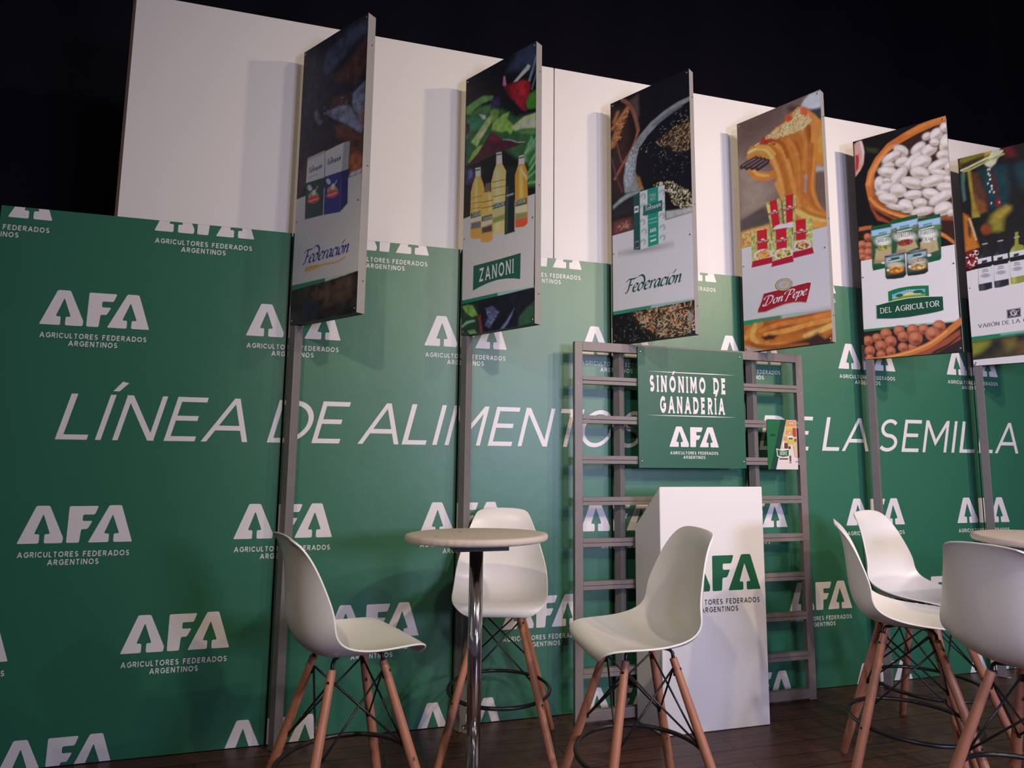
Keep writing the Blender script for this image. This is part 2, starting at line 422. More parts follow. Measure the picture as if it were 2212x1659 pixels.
# ------------------------------------------------------------------ printed green backdrop
D = .88; W_ = .4497; ZR = {1: 2.4202, 2: 1.929, 3: .9436, 4: .4501, 5: -.043}
ink = Ink()
for k in range(-2, 9):
    for rw in (2, 3, 5): ink.logo(k*D, ZR[rw], W_, 0)
    for rw in (1, 4): ink.logo((k+.5)*D, ZR[rw], W_, 0)
def big(ch, x, wdt, z=1.404, h=.210, t=.055):
    wd, ps = glyph_polys(ch, t); k = wdt/(wd+2*t) if wd > 0 else h
    for p in ps: ink.poly([(x+(q.x+t)*k+.238*h*q.y, z+q.y*h) for q in p], 0)
for ch, x, wdt in (('L',.106,.139),('Í',.265,.024),('N',.335,.170),('E',.549,.144),('A',.709,.205),('D',1.004,.186),('E',1.212,.144),('A',1.436,.203),
    ('L',1.656,.136),('I',1.814,.023),('M',1.879,.189),('E',2.111,.142),('N',2.277,.166),('T',2.470,.157),('O',2.622,.194),('S',2.858,.135),
    ('D',3.792,.186),('E',4.008,.144),('L',4.245,.138),('A',4.393,.204),('S',4.665,.150),('E',4.858,.148),('M',5.030,.196),('I',5.271,.025),('L',5.338,.141),('L',5.498,.141),('A',5.648,.210)):
    big(ch, x, wdt)
XS = [-.196, 1.071, 1.946, 2.828, 3.711, 4.622, 5.507, 6.39]
WHERE = ['wide green logo panel, leftmost, reading LÍNEA', 'green logo panel behind the leftmost stool, between first and second flag posts',
 'green logo panel behind the stool facing us, between second and third flag posts', 'green logo panel mostly hidden behind grey rack and lectern',
 'green logo panel reading E LA, between the rack and the fifth flag post', 'green logo panel reading SEMIL, between fifth and sixth flag posts',
 'green logo panel right of the sixth flag post, cut by the picture edge']
ZT = 2.473
for i in range(7):
    x0, x1 = XS[i]+(.004 if i else 0), XS[i+1]-.004
    mb = MB(); nx, nz = 24, 48; yb = .028
    vs = []; fs = []
    for a in range(nx+1):
        for b in range(nz+1):
            x = x0+(x1-x0)*a/nx; z = .003+(ZT-.003)*b/nz
            vs.append((x, 0, z))
    for a in range(nx):
        for b in range(nz): q = a*(nz+1)+b; fs.append((q, q+nz+1, q+nz+2, q+1))
    mb.add(vs, fs, 0)
    P = [(x0, 0, .003), (x1, 0, .003), (x1, 0, ZT), (x0, 0, ZT), (x0, yb, .003), (x1, yb, .003), (x1, yb, ZT), (x0, yb, ZT)]
    mb.add(P, [(4, 7, 6, 5), (0, 3, 7, 4), (1, 5, 6, 2), (3, 2, 6, 7), (0, 4, 5, 1)], 1)
    ink.clip(x0+.001, x1-.001, .004, ZT-.001).to(mb, lambda a, b: (a, -.0007, b), 2)
    o = obj('backdrop_panel', mb, [M_green, M_edge, M_print])
    tag(o, WHERE[i], 'backdrop panel', 'printed green backdrop panels')

# white hoarding behind and above
ZW0, ZW1 = 2.2, 3.665
for i, (x0, x1, lab) in enumerate(((.262, 2.490, 'white fabric hoarding rising above the left green panels'), (2.497, 6.6, 'white fabric hoarding from the seam beside the second flag to the right picture edge'))):
    mb = MB(); mb.box(x0, .04, ZW0, x1, .075, ZW1)
    r = obj('white_hoarding', mb, M_white); tag(r, lab, 'hoarding panel', 'white hoarding panels')
    for xx in ([x0+.1, (x0+x1)/2, x1-.1]):
        m2 = MB(); m2.box(xx-.02, .076, .0, xx+.02, .116, ZW1-.02); p = obj('prop_post', m2, M_brown, r)
    if i == 0:
        m2 = MB(); m2.box(x0-.014, .042, ZW0, x0-.001, .09, ZW1); obj('edge_batten', m2, M_brown, r)

# ------------------------------------------------------------------ flag signs: art is a list of shapes per poster, in millimetres on its face
ART = json.loads(r'''[[[["p",[25,27,47],0,[-145,1768,656,1399,736,-256,-112,-189]],
["p",[67,92,165],22,[497,1392,400,1413,276,1383,174,1350,75,1303,195,1243,310,1269,405,1329,494,1342]],
["p",[39,43,77],25,[68,1392,187,1353,122,1146,27,1044]],
["p",[112,46,44],22,[490,1315,456,1287,325,1228,237,1210,318,1149,419,1107,497,1177]],
["p",[145,54,44],18,[258,1097,347,1074,423,1038,326,1022,248,1044]],
["p",[246,284,427],8,[409,1064,493,1096,493,972,452,945,418,973,403,1020]],
["p",[290,316,470],8,[194,1037,300,1037,388,1013,428,953,493,870,479,840,420,885,344,939,252,996]],
["p",[172,188,295],10,[114,1068,134,1075,158,1023,187,996,161,982,125,1016]],
["p",[407,269,295],14,[446,947,493,960,495,877,455,907]],
["p",[207,73,50],12,[281,943,357,927,446,856,494,829,497,783,363,841,298,878]],
["r",3,60,[[346,377,551],[81,54,62],[172,188,295]],16,3,[126,1100,487,1057,500,835,199,1005]],
["p",[161,66,50],14,[77,831,349,839,400,835,493,800,502,646,411,654,223,741,77,708]],
["p",[465,143,62],12,[409,757,455,761,494,721,493,671,428,661,404,701]],
["p",[100,48,56],14,[3,784,95,844,126,810,67,711,9,653]],
["p",[616,575,666],5,[415,670,460,669,493,671,491,646,403,649]],
["n",11,0.5,30,[-215,2082,481,1723,542,651,-87,664]],
["p",[794,794,795],0,[-7,644,494,648,499,189,-6,200]],
["p",[878,900,900],1,[75,828,212,833,219,700,72,710]],
["p",[31,88,81],1,[72,710,219,700,222,511,78,521]],
["p",[900,900,900],1,[215,833,357,836,350,695,224,702]],
["p",[527,552,575],1,[357,836,401,829,397,692,350,695]],
["p",[44,54,330],1,[224,702,350,695,350,496,227,510]],
["p",[31,36,204],1,[350,695,397,692,403,526,350,496]],
["p",[689,673,613],2,[76,840,211,839,212,824,77,823]],
["e",[593,444,126],3,[138,626,177,625,152,601]],
["e",[900,96,85],3,[140,608,188,607,151,588]],
["e",[900,900,900],2,[141,644,156,639,138,630]],
["s",[900,900,386],1,3,[151,647,170,669]],
["s",[900,780,751],1,3,[106,607,175,605]],
["e",[593,444,126],3,[285,618,322,617,298,594]],
["e",[900,96,85],3,[287,600,332,600,297,581]],
["e",[900,900,900],2,[289,636,303,631,286,622]],
["s",[900,900,386],1,3,[297,638,316,659]],
["s",[900,780,751],1,3,[255,599,320,598]],
["e",[714,808,872],2,[105,677,122,676,115,659]],
["e",[714,780,900],2,[252,671,267,670,261,654]],
["s",[172,188,218],1,2,[89,732,102,732]],
["s",[172,188,218],1,2,[110,732,122,732]],
["s",[172,188,218],1,2,[131,732,143,732]],
["s",[172,188,218],1,2,[151,732,163,731]],
["p",[61,300,190],1,[-6,200,263,195,499,190,499,189,264,177,-5,174]],
["p",[714,900,872],8,[263,196,499,192,499,186,265,175]],
["p",[39,31,34],0,[-5,174,265,176,499,189,506,-1,-6,-10]],
["p",[96,60,47],25,[102,168,393,172,490,172,465,68,203,50]],
["p",[27,33,62],20,[99,99,245,89,215,15,106,6]],
["n",5,0.7,40,[-5,174,499,189,506,-1,-6,-10]],
["s",[14,13,15],2,3,[369,28,367,4]],
["s",[14,13,15],2,3,[379,24,377,4]],
["s",[14,13,15],2,3,[390,20,387,4]],
["s",[14,13,15],2,3,[399,29,397,5]],
["s",[14,13,15],2,3,[409,25,407,5]],
["s",[14,13,15],2,3,[419,21,417,5]],
["s",[14,13,15],2,3,[428,30,427,6]],
["s",[14,13,15],2,3,[438,26,436,6]],
["s",[14,13,15],2,3,[448,22,446,6]],
["s",[14,13,15],2,3,[458,30,456,7]],
["s",[14,13,15],2,3,[467,26,465,7]],
["s",[14,13,15],2,3,[477,22,475,7]],
["s",[14,13,15],2,3,[486,31,485,8]],
["s",[14,13,15],2,3,[496,27,494,8]],
["p",[900,587,218],1,[94,263,140,275,209,270,217,259,206,250,142,247,110,248]],
["s",[570,269,102],1,3,[104,258,114,275]],
["s",[570,269,102],1,3,[123,259,133,274]],
["s",[570,269,102],1,3,[141,260,151,273]],
["s",[570,269,102],1,3,[160,260,170,272]],
["s",[570,269,102],1,3,[178,261,188,271]],
["s",[570,269,102],1,3,[196,262,206,270]],
["s",[900,475,165],1,5,[209,261,258,263,319,258,362,259,400,271]]],[["Federación","script",[35,60,386],[81,293,422,289],67,0],
["Federación","script",[44,73,386],[90,756,195,756],26,0],
["Federación","script",[44,73,386],[235,757,339,755],28,0]]],[[["p",[11,12,19],0,[-117,1859,699,1455,698,-427,-185,-393]],
["p",[50,74,153],25,[499,1438,500,1275,398,1324,301,1356,349,1404,373,1438]],
["p",[261,359,431],4,[445,1244,497,1372,503,1346,458,1236]],
["p",[157,246,271],4,[464,1191,498,1276,499,1257,473,1183]],
["p",[780,900,755],5,[348,1280,442,1334,458,1320,451,1306,370,1273]],
["p",[54,199,72],14,[6,1216,111,1238,254,1172,317,1124,366,1081,496,1056,498,801,427,814,283,942,118,933,10,937]],
["p",[195,460,116],6,[5,1274,49,1282,129,1290,207,1260,203,1242,130,1248,77,1240,44,1216,6,1231]],
["p",[98,314,100],10,[44,1217,111,1233,190,1217,178,1177,112,1186]],
["p",[76,59,207],20,[196,1245,240,1237,254,1192,203,1197]],
["p",[54,314,163],8,[10,1199,112,1186,165,1141,114,1115,33,1124,13,1084]],
["p",[780,900,755],4,[102,1198,152,1171,156,1150,132,1156]],
["p",[88,359,35],6,[427,1142,453,1172,498,1177,499,1078,442,1096]],
["p",[227,21,35],8,[274,1291,327,1279,363,1266,358,1181,328,1197]],
["p",[515,25,39],8,[327,1271,363,1268,405,1268,446,1241,458,1217,453,1172,428,1134,433,1089,410,1102,377,1144,334,1200]],
["p",[780,40,54],14,[387,1256,423,1246,423,1183,394,1186]],
["p",[850,272,590],3,[273,1294,278,1341,289,1336,298,1283,287,1282]],
["p",[414,732,134],5,[229,1118,255,1123,277,1129,323,1127,305,1094,342,1052,360,1031,331,1000,306,1031,269,1034,199,1074,205,1107]],
["p",[250,497,100],6,[184,1184,222,1181,251,1161,242,1127,205,1112,188,1148]],
["p",[692,900,413],5,[342,1037,378,1053,425,1064,496,1056,497,976,425,998,361,1009]],
["p",[900,900,755],8,[360,1026,425,1035,494,1015,494,994,414,1011]],
["p",[157,434,108],6,[367,1009,497,976,497,944,402,980]],
["p",[552,856,258],5,[47,1057,114,1110,175,1155,201,1153,192,1116,135,1062,91,1017]],
["p",[899,900,527],8,[102,1064,147,1108,160,1093,122,1052]],
["p",[399,708,116],4,[29,949,63,996,109,1016,142,1012,110,980,37,943]],
["p",[116,21,44],5,[9,930,91,967,142,1015,193,1062,231,1038,270,998,355,956,429,927,385,924,308,929,246,940,137,932,51,929]],
["p",[227,32,54],14,[193,1056,244,1019,257,995,181,1016]],
["s",[671,576,693],2,3,[282,991,331,971,379,943,429,928]],
["p",[216,556,258],6,[422,826,427,875,466,948,498,902,498,801,456,815]],
["s",[480,900,527],2,3,[427,870,478,900,497,930]],
["p",[70,44,125],14,[4,924,72,897,96,811,6,827]],
["e",[205,216,527],8,[46,875,63,868,41,852]],
["p",[101,21,54],5,[7,1184,35,1164,33,1124,13,1105]],
["p",[59,246,66],10,[435,857,494,874,496,675,451,688,451,767]],
["s",[232,629,207],4,8,[451,761,495,801]],
["s",[232,629,207],4,8,[451,737,495,753]],
["s",[232,629,207],4,8,[458,801,491,839]],
["s",[232,629,207],4,8,[451,706,496,699]],
["p",[13,15,20],10,[-6,808,52,805,56,654,-1,642]],
["n",21,0.3,25,[-41,1892,503,1615,511,630,-6,643]],
["p",[791,792,793],0,[-1,639,201,644,494,640,490,177,258,188,3,189]],
["p",[900,780,258],2,[200,781,218,839,238,877,275,865,305,812,311,748,304,663,298,493,216,500,209,651]],
["p",[900,900,478],10,[230,848,259,851,269,512,237,507]],
["p",[900,900,900],2,[235,935,271,928,277,865,235,872]],
["p",[116,130,134],1,[237,927,270,920,270,912,237,919]],
["s",[480,299,89],1,3,[208,703,305,692]],
["s",[480,299,89],1,3,[207,783,304,770]],
["s",[480,299,89],1,3,[207,748,305,736]],
["p",[30,148,92],1,[214,663,302,656,301,632,215,634]],
["p",[780,708,330],2,[213,632,301,629,300,566,214,559]],
["p",[326,434,129],6,[215,587,299,590,300,560,216,559]],
["p",[900,619,116],2,[53,772,65,814,86,853,123,842,143,797,154,762,151,731,134,672,135,500,73,509,55,523,52,655]],
["p",[900,900,346],8,[82,835,100,836,104,654,87,652]],
["p",[900,900,900],2,[83,899,122,892,125,842,86,849]],
["p",[98,105,108],1,[85,890,120,883,120,876,86,881]],
["s",[780,279,44],1,3,[56,739,136,730]],
["s",[780,279,44],1,3,[57,707,137,698]],
["s",[780,279,44],1,3,[57,677,138,669]],
["p",[33,167,100],1,[56,655,138,649,137,623,57,626]],
["p",[899,830,635],1,[55,624,136,620,136,582,56,584]],
["p",[205,234,238],5,[58,601,135,595,136,557,59,566]],
["p",[900,479,108],2,[55,563,134,557,135,500,73,509,56,523]],
["p",[900,442,72],2,[356,758,371,792,386,825,425,817,439,782,449,746,444,715,449,635,449,504,427,491,369,500,365,714]],
["p",[900,805,207],8,[390,810,413,809,419,643,396,644]],
["s",[900,900,527],1,3,[401,800,413,769]],
["s",[900,900,527],1,3,[407,791,419,760]],
["s",[900,900,527],1,3,[414,782,425,751]],
["s",[900,900,527],1,3,[420,773,431,742]],
["s",[900,900,527],1,3,[426,764,438,733]],
["s",[900,900,527],1,3,[432,754,444,724]],
["p",[900,900,900],2,[389,867,423,862,426,816,386,822]],
["p",[98,105,108],1,[391,859,423,854,423,846,391,852]],
["p",[30,157,92],1,[369,638,442,635,443,603,369,609]],
["p",[900,882,548],1,[369,606,445,600,447,552,370,557]],
["p",[399,391,153],5,[370,572,447,561,447,534,370,540]],
["p",[900,148,60],2,[370,540,448,533,449,504,427,491,371,499]],
["p",[19,30,33],2,[302,738,302,794,313,834,365,824,364,732,365,489,369,480,298,479,299,627]],
["p",[67,105,108],6,[306,730,321,729,318,488,306,488]],
["s",[399,479,507],2,6,[310,681,353,679]],
["p",[900,662,163],2,[133,710,141,734,157,744,182,749,204,729,217,703,216,669,208,614,218,475,205,465,180,466,138,479,132,488,130,615]],
["p",[900,900,431],6,[183,735,201,717,203,628,189,628]],
["p",[227,177,116],3,[161,789,193,785,198,736,156,742]],
["s",[399,216,44],1,3,[135,694,214,685]],
["s",[399,216,44],1,3,[135,662,214,653]],
["p",[33,157,92],1,[137,615,212,610,212,584,138,588]],
["p",[900,805,548],1,[135,587,212,582,213,550,136,553]],
["p",[116,81,57],8,[138,556,213,557,214,513,139,518]],
["p",[899,479,129],4,[133,526,214,518,216,474,180,467,134,482]],
["p",[33,272,184],1,[3,189,258,188,490,177,490,175,259,172,1,169]],
["p",[480,805,755],8,[258,189,490,178,490,174,259,170]],
["p",[18,20,35],0,[1,169,259,172,490,175,493,4,-5,-10]],
["p",[33,77,54],20,[1,166,112,154,124,-13,1,-10]],
["p",[250,516,116],4,[4,156,43,160,82,150,120,95,79,90,36,116]],
["p",[274,619,362],3,[2,52,37,74,97,73,102,63,46,59,8,42]],
["p",[205,479,153],4,[47,21,98,21,120,-6,73,-7]],
["p",[250,54,72],5,[117,92,142,94,157,-5,137,-8,131,47]],
["p",[108,130,271],6,[175,120,220,128,270,88,245,62,206,13,171,34,196,75]],
["r",7,16,[[261,314,580]],26,3,[187,112,260,89,198,14]],
["p",[185,199,431],4,[276,1,316,34,368,94,354,58,331,26,301,-2]],
["p",[45,148,85],8,[394,0,399,40,435,75,493,106,494,4]],
["n",22,0.3,25,[1,169,490,175,493,4,-5,-10]]],[["ZANONI","slab",[900,900,900],[68,631,133,626],20,0],
["ZANONI","slab",[900,900,900],[146,591,209,586],18,0],
["ZANONI","slab",[900,900,900],[219,640,295,635],21,0],
["ZANONI","slab",[900,900,900],[371,616,436,611],21,0],
["#",0,[900,805,527],[85,365,271,365,407,366,407,361,271,358,85,359],0,0],
["#",0,[25,148,108],[85,361,271,360,407,362,405,232,366,243,320,251,257,256,193,252,135,242,84,230],0,0],
["ZANONI","slab",[900,900,900],[126,267,364,271],71,0]]],[[["p",[10,10,15],0,[-60,1827,705,1460,641,-620,-202,-628]],
["p",[129,88,72],14,[128,1406,187,1420,190,1295,173,1259,162,1328]],
["p",[54,25,24],40,[10,1411,133,1361,115,876,13,852]],
["s",[522,211,78],8,26,[13,1177,60,1280]],
["s",[522,211,78],8,20,[60,1280,115,1360]],
["s",[522,211,78],8,12,[11,1277,97,1353]],
["s",[522,211,78],8,20,[41,1211,70,1299]],
["s",[522,211,78],8,14,[24,1316,49,1362]],
["r",4,40,[[854,371,135],[254,94,46]],26,6,[10,1178,30,1281,110,1365,121,1344,59,1188]],
["s",[323,138,84],4,14,[80,1429,122,1387,151,1332,170,1271,184,1202]],
["s",[430,146,72],4,10,[181,1197,148,1119,82,1040,26,967]],
["s",[254,101,66],3,6,[41,1178,58,1107,79,1036]],
["s",[160,62,56],4,6,[9,1091,33,986,74,877]],
["p",[323,357,350],4,[505,1276,432,1275,347,1255,264,1222,189,1168,139,1109,102,1039,86,948,92,861,212,849,179,893,163,966,173,1042,194,1098,240,1149,316,1197,381,1223,437,1245,504,1253]],
["p",[475,549,550],12,[102,1039,130,1091,170,1069,149,1013,142,899,94,882,88,942]],
["p",[160,211,211],10,[269,1201,379,1242,453,1253,452,1238,378,1221,291,1188]],
["r",6,120,[[608,780,803],[140,181,190]],7,4,[102,1039,136,1102,189,1152,200,1138,164,1071,150,896,94,882]],
["p",[401,221,56],10,[165,944,191,926,212,849,178,862]],
["p",[9,10,16],5,[188,1100,313,1195,504,1247,495,713,337,799,218,845,191,926,166,965,173,1042]],
["p",[42,31,24],30,[311,1092,376,1130,501,1148,497,986,421,998,343,1060]],
["r",1,260,[[323,211,111],[608,416,222],[177,108,61],[90,60,38],[801,447,161]],16,3,[289,1085,344,1121,398,1137,502,1163,497,986,421,993,353,1041]],
["r",2,70,[[254,255,211],[90,91,84],[445,431,336]],11,3,[193,1082,312,1164,452,1238,502,1173,497,957,341,979,232,1042]],
["r",12,40,[[90,91,101],[204,191,161]],9,3,[232,1047,497,981,494,835,285,875]],
["r",8,300,[[608,549,308],[311,255,127],[900,883,569],[122,94,51]],6,7,[268,855,306,864,381,841,442,792,496,747,494,655,419,686,384,726,359,787]],
["p",[361,463,443],8,[11,807,55,835,109,854,190,851,184,834,114,828,55,808,16,788]],
["p",[26,25,31],14,[16,788,67,805,189,833,188,719,12,746]],
["p",[194,65,56],20,[17,710,72,711,133,707,147,634,85,633,9,633]],
["r",9,14,[[522,243,161]],24,7,[45,684,113,691,119,653,58,657]],
["p",[539,567,513],6,[346,685,417,676,498,665,498,639,345,639]],
["n",31,0.2,22,[13,1760,532,1515,509,643,2,646]],
["p",[790,791,792],0,[6,632,262,635,497,638,497,178,261,187,6,189]],
["e",[409,416,411],20,[215,505,363,495,218,489]],
["p",[19,101,97],1,[148,826,188,841,188,509,145,518]],
["p",[739,837,780],1,[188,841,341,835,341,517,188,509]],
["s",[361,416,395],1,2.5,[192,813,201,824,217,821,223,808,213,798]],
["s",[361,416,395],1,2.5,[192,805,201,815,217,813,223,799,212,792]],
["s",[361,416,395],1,2.5,[191,754,200,764,216,762,222,749,212,738]],
["s",[361,416,395],1,2.5,[191,745,200,756,216,754,222,740,211,733]],
["s",[361,416,395],1,2.5,[186,666,196,676,211,675,217,661,207,651]],
["s",[361,416,395],1,2.5,[186,658,195,668,211,666,217,653,207,645]],
["s",[361,416,395],1,2.5,[195,610,204,621,220,619,226,606,216,596]],
["s",[361,416,395],1,2.5,[195,602,204,613,220,611,226,598,216,590]],
["s",[361,416,395],1,2.5,[188,553,197,564,213,563,219,549,208,539]],
["s",[361,416,395],1,2.5,[188,545,197,556,212,554,219,541,208,533]],
["s",[361,416,395],1,2.5,[310,802,319,812,334,810,340,797,330,787]],
["s",[361,416,395],1,2.5,[310,794,319,804,334,802,340,789,330,781]],
["s",[361,416,395],1,2.5,[312,726,321,736,336,734,341,721,331,711]],
["s",[361,416,395],1,2.5,[312,718,321,728,335,726,341,713,331,705]],
["s",[361,416,395],1,2.5,[308,669,317,679,331,678,337,664,327,654]],
["s",[361,416,395],1,2.5,[307,661,316,671,331,669,337,656,327,649]],
["s",[361,416,395],1,2.5,[309,605,318,615,333,614,339,601,329,591]],
["s",[361,416,395],1,2.5,[309,597,318,607,333,606,339,593,329,585]],
["s",[361,416,395],1,2.5,[308,548,317,558,332,557,338,544,328,534]],
["s",[361,416,395],1,2.5,[308,540,317,550,332,549,338,536,328,528]],
["s",[361,416,395],1,2.5,[203,709,213,719,228,717,234,704,224,694]],
["s",[361,416,395],1,2.5,[203,700,212,711,228,709,234,696,224,688]],
["p",[21,343,245],1,[236,841,303,837,299,515,235,513]],
["p",[900,900,900],1,[152,765,179,763,179,727,152,727]],
["p",[90,243,234],1,[155,755,175,753,175,737,155,738]],
["p",[445,514,495],1,[155,561,176,562,177,523,156,524]],
["s",[26,62,69],0.5,3,[158,556,158,530]],
["s",[26,62,69],0.5,3,[161,555,161,529]],
["s",[26,62,69],0.5,3,[164,555,165,529]],
["s",[26,62,69],0.5,3,[168,555,168,529]],
["s",[26,62,69],0.5,3,[171,555,171,529]],
["s",[26,62,69],0.5,3,[174,555,174,529]],
["s",[311,726,588],1,3,[245,665,291,665]],
["s",[204,726,588],1,3,[245,645,291,643]],
["s",[311,837,691],1,4,[249,568,283,568]],
["s",[801,900,900],1,6,[253,542,281,544]],
["p",[42,329,211],1,[6,189,261,187,497,178,498,174,260,169,7,169]],
["p",[445,726,669],8,[248,189,497,180,497,172,248,166]],
["p",[12,12,16],0,[7,169,260,169,498,174,498,-6,10,-5]],
["p",[59,46,31],40,[132,156,497,159,493,16,294,9,183,91]],
["r",5,420,[[374,255,127],[608,386,180],[160,108,66],[700,624,411],[84,60,38],[801,278,90]],24,5,[132,162,248,166,497,167,495,-1,342,-6,208,70]],
["r",15,60,[[122,115,97],[254,232,171]],16,3,[11,156,210,155,294,9,194,-1,17,14]],
["p",[374,386,365],14,[461,106,479,114,483,70,466,62]]],[["YERBA","serif",[608,900,803],[246,790,288,788],18,0],
["MATE","serif",[608,900,803],[252,768,285,767],17,0],
["#",0,[23,181,135],[209,753,326,754,325,695,209,696],0,0],
["Federación","script",[900,900,900],[218,720,316,722],28,0],
["AFA","logo",[900,900,900],[247,590,287,591],20,0],
["Federación","script",[18,108,84],[87,281,424,282],75,0]]],[[["p",[250,170,137],0,[-25,1798,628,1479,528,-543,-209,-538]],
["p",[175,114,92],60,[6,1439,121,1448,250,1449,317,1449,218,1371,90,1310,6,1301]],
["p",[449,360,269],70,[3,1198,157,1065,230,940,158,839,-4,837]],
["p",[771,839,851],10,[386,1381,408,1413,438,1434,502,1429,498,1325,450,1337,406,1367]],
["p",[65,75,87],12,[425,1344,467,1334,499,1329,495,1259,472,1252,448,1303]],
["p",[88,57,53],20,[311,1407,335,1411,389,1380,374,1355,324,1376]],
["p",[863,360,49],12,[463,1248,490,1261,512,1261,503,986,461,996,418,1021,414,1143]],
["p",[900,509,95],30,[477,1214,505,1216,502,1061,474,1091]],
["p",[621,636,597],10,[387,1023,503,983,504,953,385,980]],
["p",[223,148,110],16,[385,980,506,952,499,763,382,819]],
["p",[502,509,486],10,[391,968,409,962,396,838,383,847]],
["s",[826,302,53],4,34,[84,1122,107,1072,146,1046,190,1033,224,1036]],
["s",[900,554,159],4,10,[88,1115,122,1067,185,1037]],
["p",[719,260,49],4,[54,1194,62,1233,81,1259,129,1259,165,1270,180,1285,240,1316,289,1331,314,1361,375,1388,428,1351,470,1294,479,1237,467,1122,454,985,444,870,462,780,499,717,500,644,332,691,281,811,266,880,253,918,231,965,218,1068,198,1111,170,1146,126,1175,81,1179,68,1179]],
["p",[545,163,29],40,[307,1209,399,1197,419,1141,399,1004,379,844,331,883,326,981,311,1084]],
["p",[436,114,23],14,[403,1283,441,1252,451,1176,423,1149,413,1211]],
["p",[736,302,57],3,[393,1020,413,1018,407,973,396,976]],
["p",[436,437,401],6,[391,978,409,962,395,862,385,875]],
["s",[900,411,87],5,14,[241,1210,281,1145,309,1036,324,934]],
["s",[736,270,45],5,14,[270,1219,314,1152,342,1044,341,904]],
["s",[900,465,110],5,14,[177,1204,218,1128,247,1018,267,904]],
["s",[789,302,62],5,14,[308,1214,350,1119,363,993,361,849]],
["s",[621,204,35],5,14,[202,1215,247,1133,276,1023,294,895]],
["s",[702,231,42],5,14,[355,1234,387,1124,381,987,371,870]],
["s",[789,313,66],5,14,[383,1243,405,1146,390,1007]],
["s",[882,372,76],5,14,[431,1315,460,1269,465,1190,446,1054,425,876,458,757]],
["s",[652,204,38],5,14,[440,1132,423,995,412,880,433,779,485,694]],
["s",[882,411,98],5,14,[231,974,257,897,290,799]],
["s",[863,360,76],5,14,[325,967,339,856,379,753,463,682]],
["s",[736,260,49],5,14,[374,845,406,764,494,691]],
["s",[560,148,29],5,14,[233,1244,278,1195,303,1112]],
["s",[900,724,210],5,14,[72,1224,113,1229,172,1206,209,1142]],
["s",[736,360,81],5,14,[66,1200,112,1209,162,1185,194,1127]],
["s",[900,509,116],5,14,[133,1237,187,1211,224,1156]],
["s",[882,372,76],5,30,[394,1297,438,1283,463,1248,459,1163]],
["p",[900,724,314],6,[175,1266,200,1282,245,1309,307,1323,341,1354,384,1380,423,1338,430,1301,447,1274,401,1245,337,1242,262,1257,204,1255]],
["r",7,420,[[900,900,548],[789,509,175],[900,819,350],[621,313,98]],9,5,[99,1255,175,1277,245,1309,308,1328,375,1386,428,1341,429,1282,391,1229,281,1245,188,1236]],
["p",[753,127,38],5,[293,1367,314,1365,345,1337,331,1319,307,1323]],
["p",[882,178,62],5,[384,1375,411,1373,430,1335,417,1311,387,1334]],
["p",[502,71,32],5,[137,1251,148,1282,166,1296,179,1265,214,1261,242,1235,178,1234]],
["p",[146,35,23],2,[215,1225,236,1219,229,1210]],
["s",[69,39,42],2,22,[27,1151,111,1168]],
["s",[268,195,192],2,5,[27,1155,111,1172]],
["s",[69,39,42],2,22,[58,1135,135,1155]],
["s",[268,195,192],2,5,[58,1139,136,1159]],
["s",[69,39,42],2,22,[93,1122,160,1140]],
["s",[268,195,192],2,5,[93,1126,160,1144]],
["s",[69,39,42],2,22,[126,1106,179,1125]],
["s",[268,195,192],2,5,[126,1110,179,1129]],
["p",[133,102,92],14,[2,813,72,836,154,859,177,830,192,752,131,732,2,752]],
["p",[882,524,144],12,[5,736,69,743,180,740,190,692,75,645,3,635]],
["r",17,60,[[900,761,280],[575,270,62]],16,6,[11,728,167,728,78,660,8,647]],
["p",[900,437,81],18,[333,783,400,780,473,718,503,697,500,630,415,642,364,715]],
["s",[900,653,184],6,16,[338,772,397,722,492,678]],
["s",[621,231,45],6,12,[367,784,420,733,498,687]],
["n",41,0.1,30,[26,1723,561,1467,521,641,-4,656]],
["p",[789,790,790],0,[3,637,258,640,498,640,498,176,263,189,1,191]],
["p",[636,653,192],1,[164,878,251,880,257,715,190,698]],
["n",51,0.5,14,[164,878,251,880,257,715,190,698]],
["p",[702,22,42],1,[185,879,228,880,242,717,198,709]],
["p",[882,900,471],1,[201,811,208,819,217,819,223,809]],
["p",[436,13,32],1,[179,809,243,807,239,791,174,794]],
["p",[636,653,192],1,[262,876,340,869,331,717,268,705]],
["n",51,0.5,14,[262,876,340,869,331,717,268,705]],
["p",[702,22,42],1,[281,885,325,880,315,722,278,720]],
["p",[882,900,471],1,[290,810,297,818,305,817,311,807]],
["p",[436,13,32],1,[268,808,332,805,328,790,263,795]],
["e",[900,900,900],2,[244,706,283,705,247,689]],
["e",[900,900,900],2,[301,702,334,701,304,686]],
["p",[636,653,192],1,[316,709,421,712,417,537,310,535]],
["n",51,0.5,14,[316,709,421,712,417,537,310,535]],
["p",[702,22,42],1,[330,721,387,715,384,598,329,602]],
["e",[900,900,900],2,[362,565,408,564,366,534]],
["e",[900,509,144],3,[362,565,399,564,365,543]],
["r",23,70,[[900,819,337],[789,260,57],[88,75,38],[575,75,38]],16,7,[327,566,347,587,383,581,395,554,356,547]],
["p",[545,15,49],1,[307,539,417,542,422,506,308,504]],
["p",[882,900,471],1,[348,656,355,663,365,662,372,652]],
["p",[436,13,32],1,[321,653,396,650,392,634,317,638]],
["p",[636,653,192],1,[67,713,184,707,189,528,66,536]],
["n",51,0.5,14,[67,713,184,707,189,528,66,536]],
["p",[702,22,42],1,[102,722,164,717,163,594,102,597]],
["e",[900,900,900],2,[135,567,189,563,140,532]],
["e",[900,494,116],3,[135,566,179,563,139,540]],
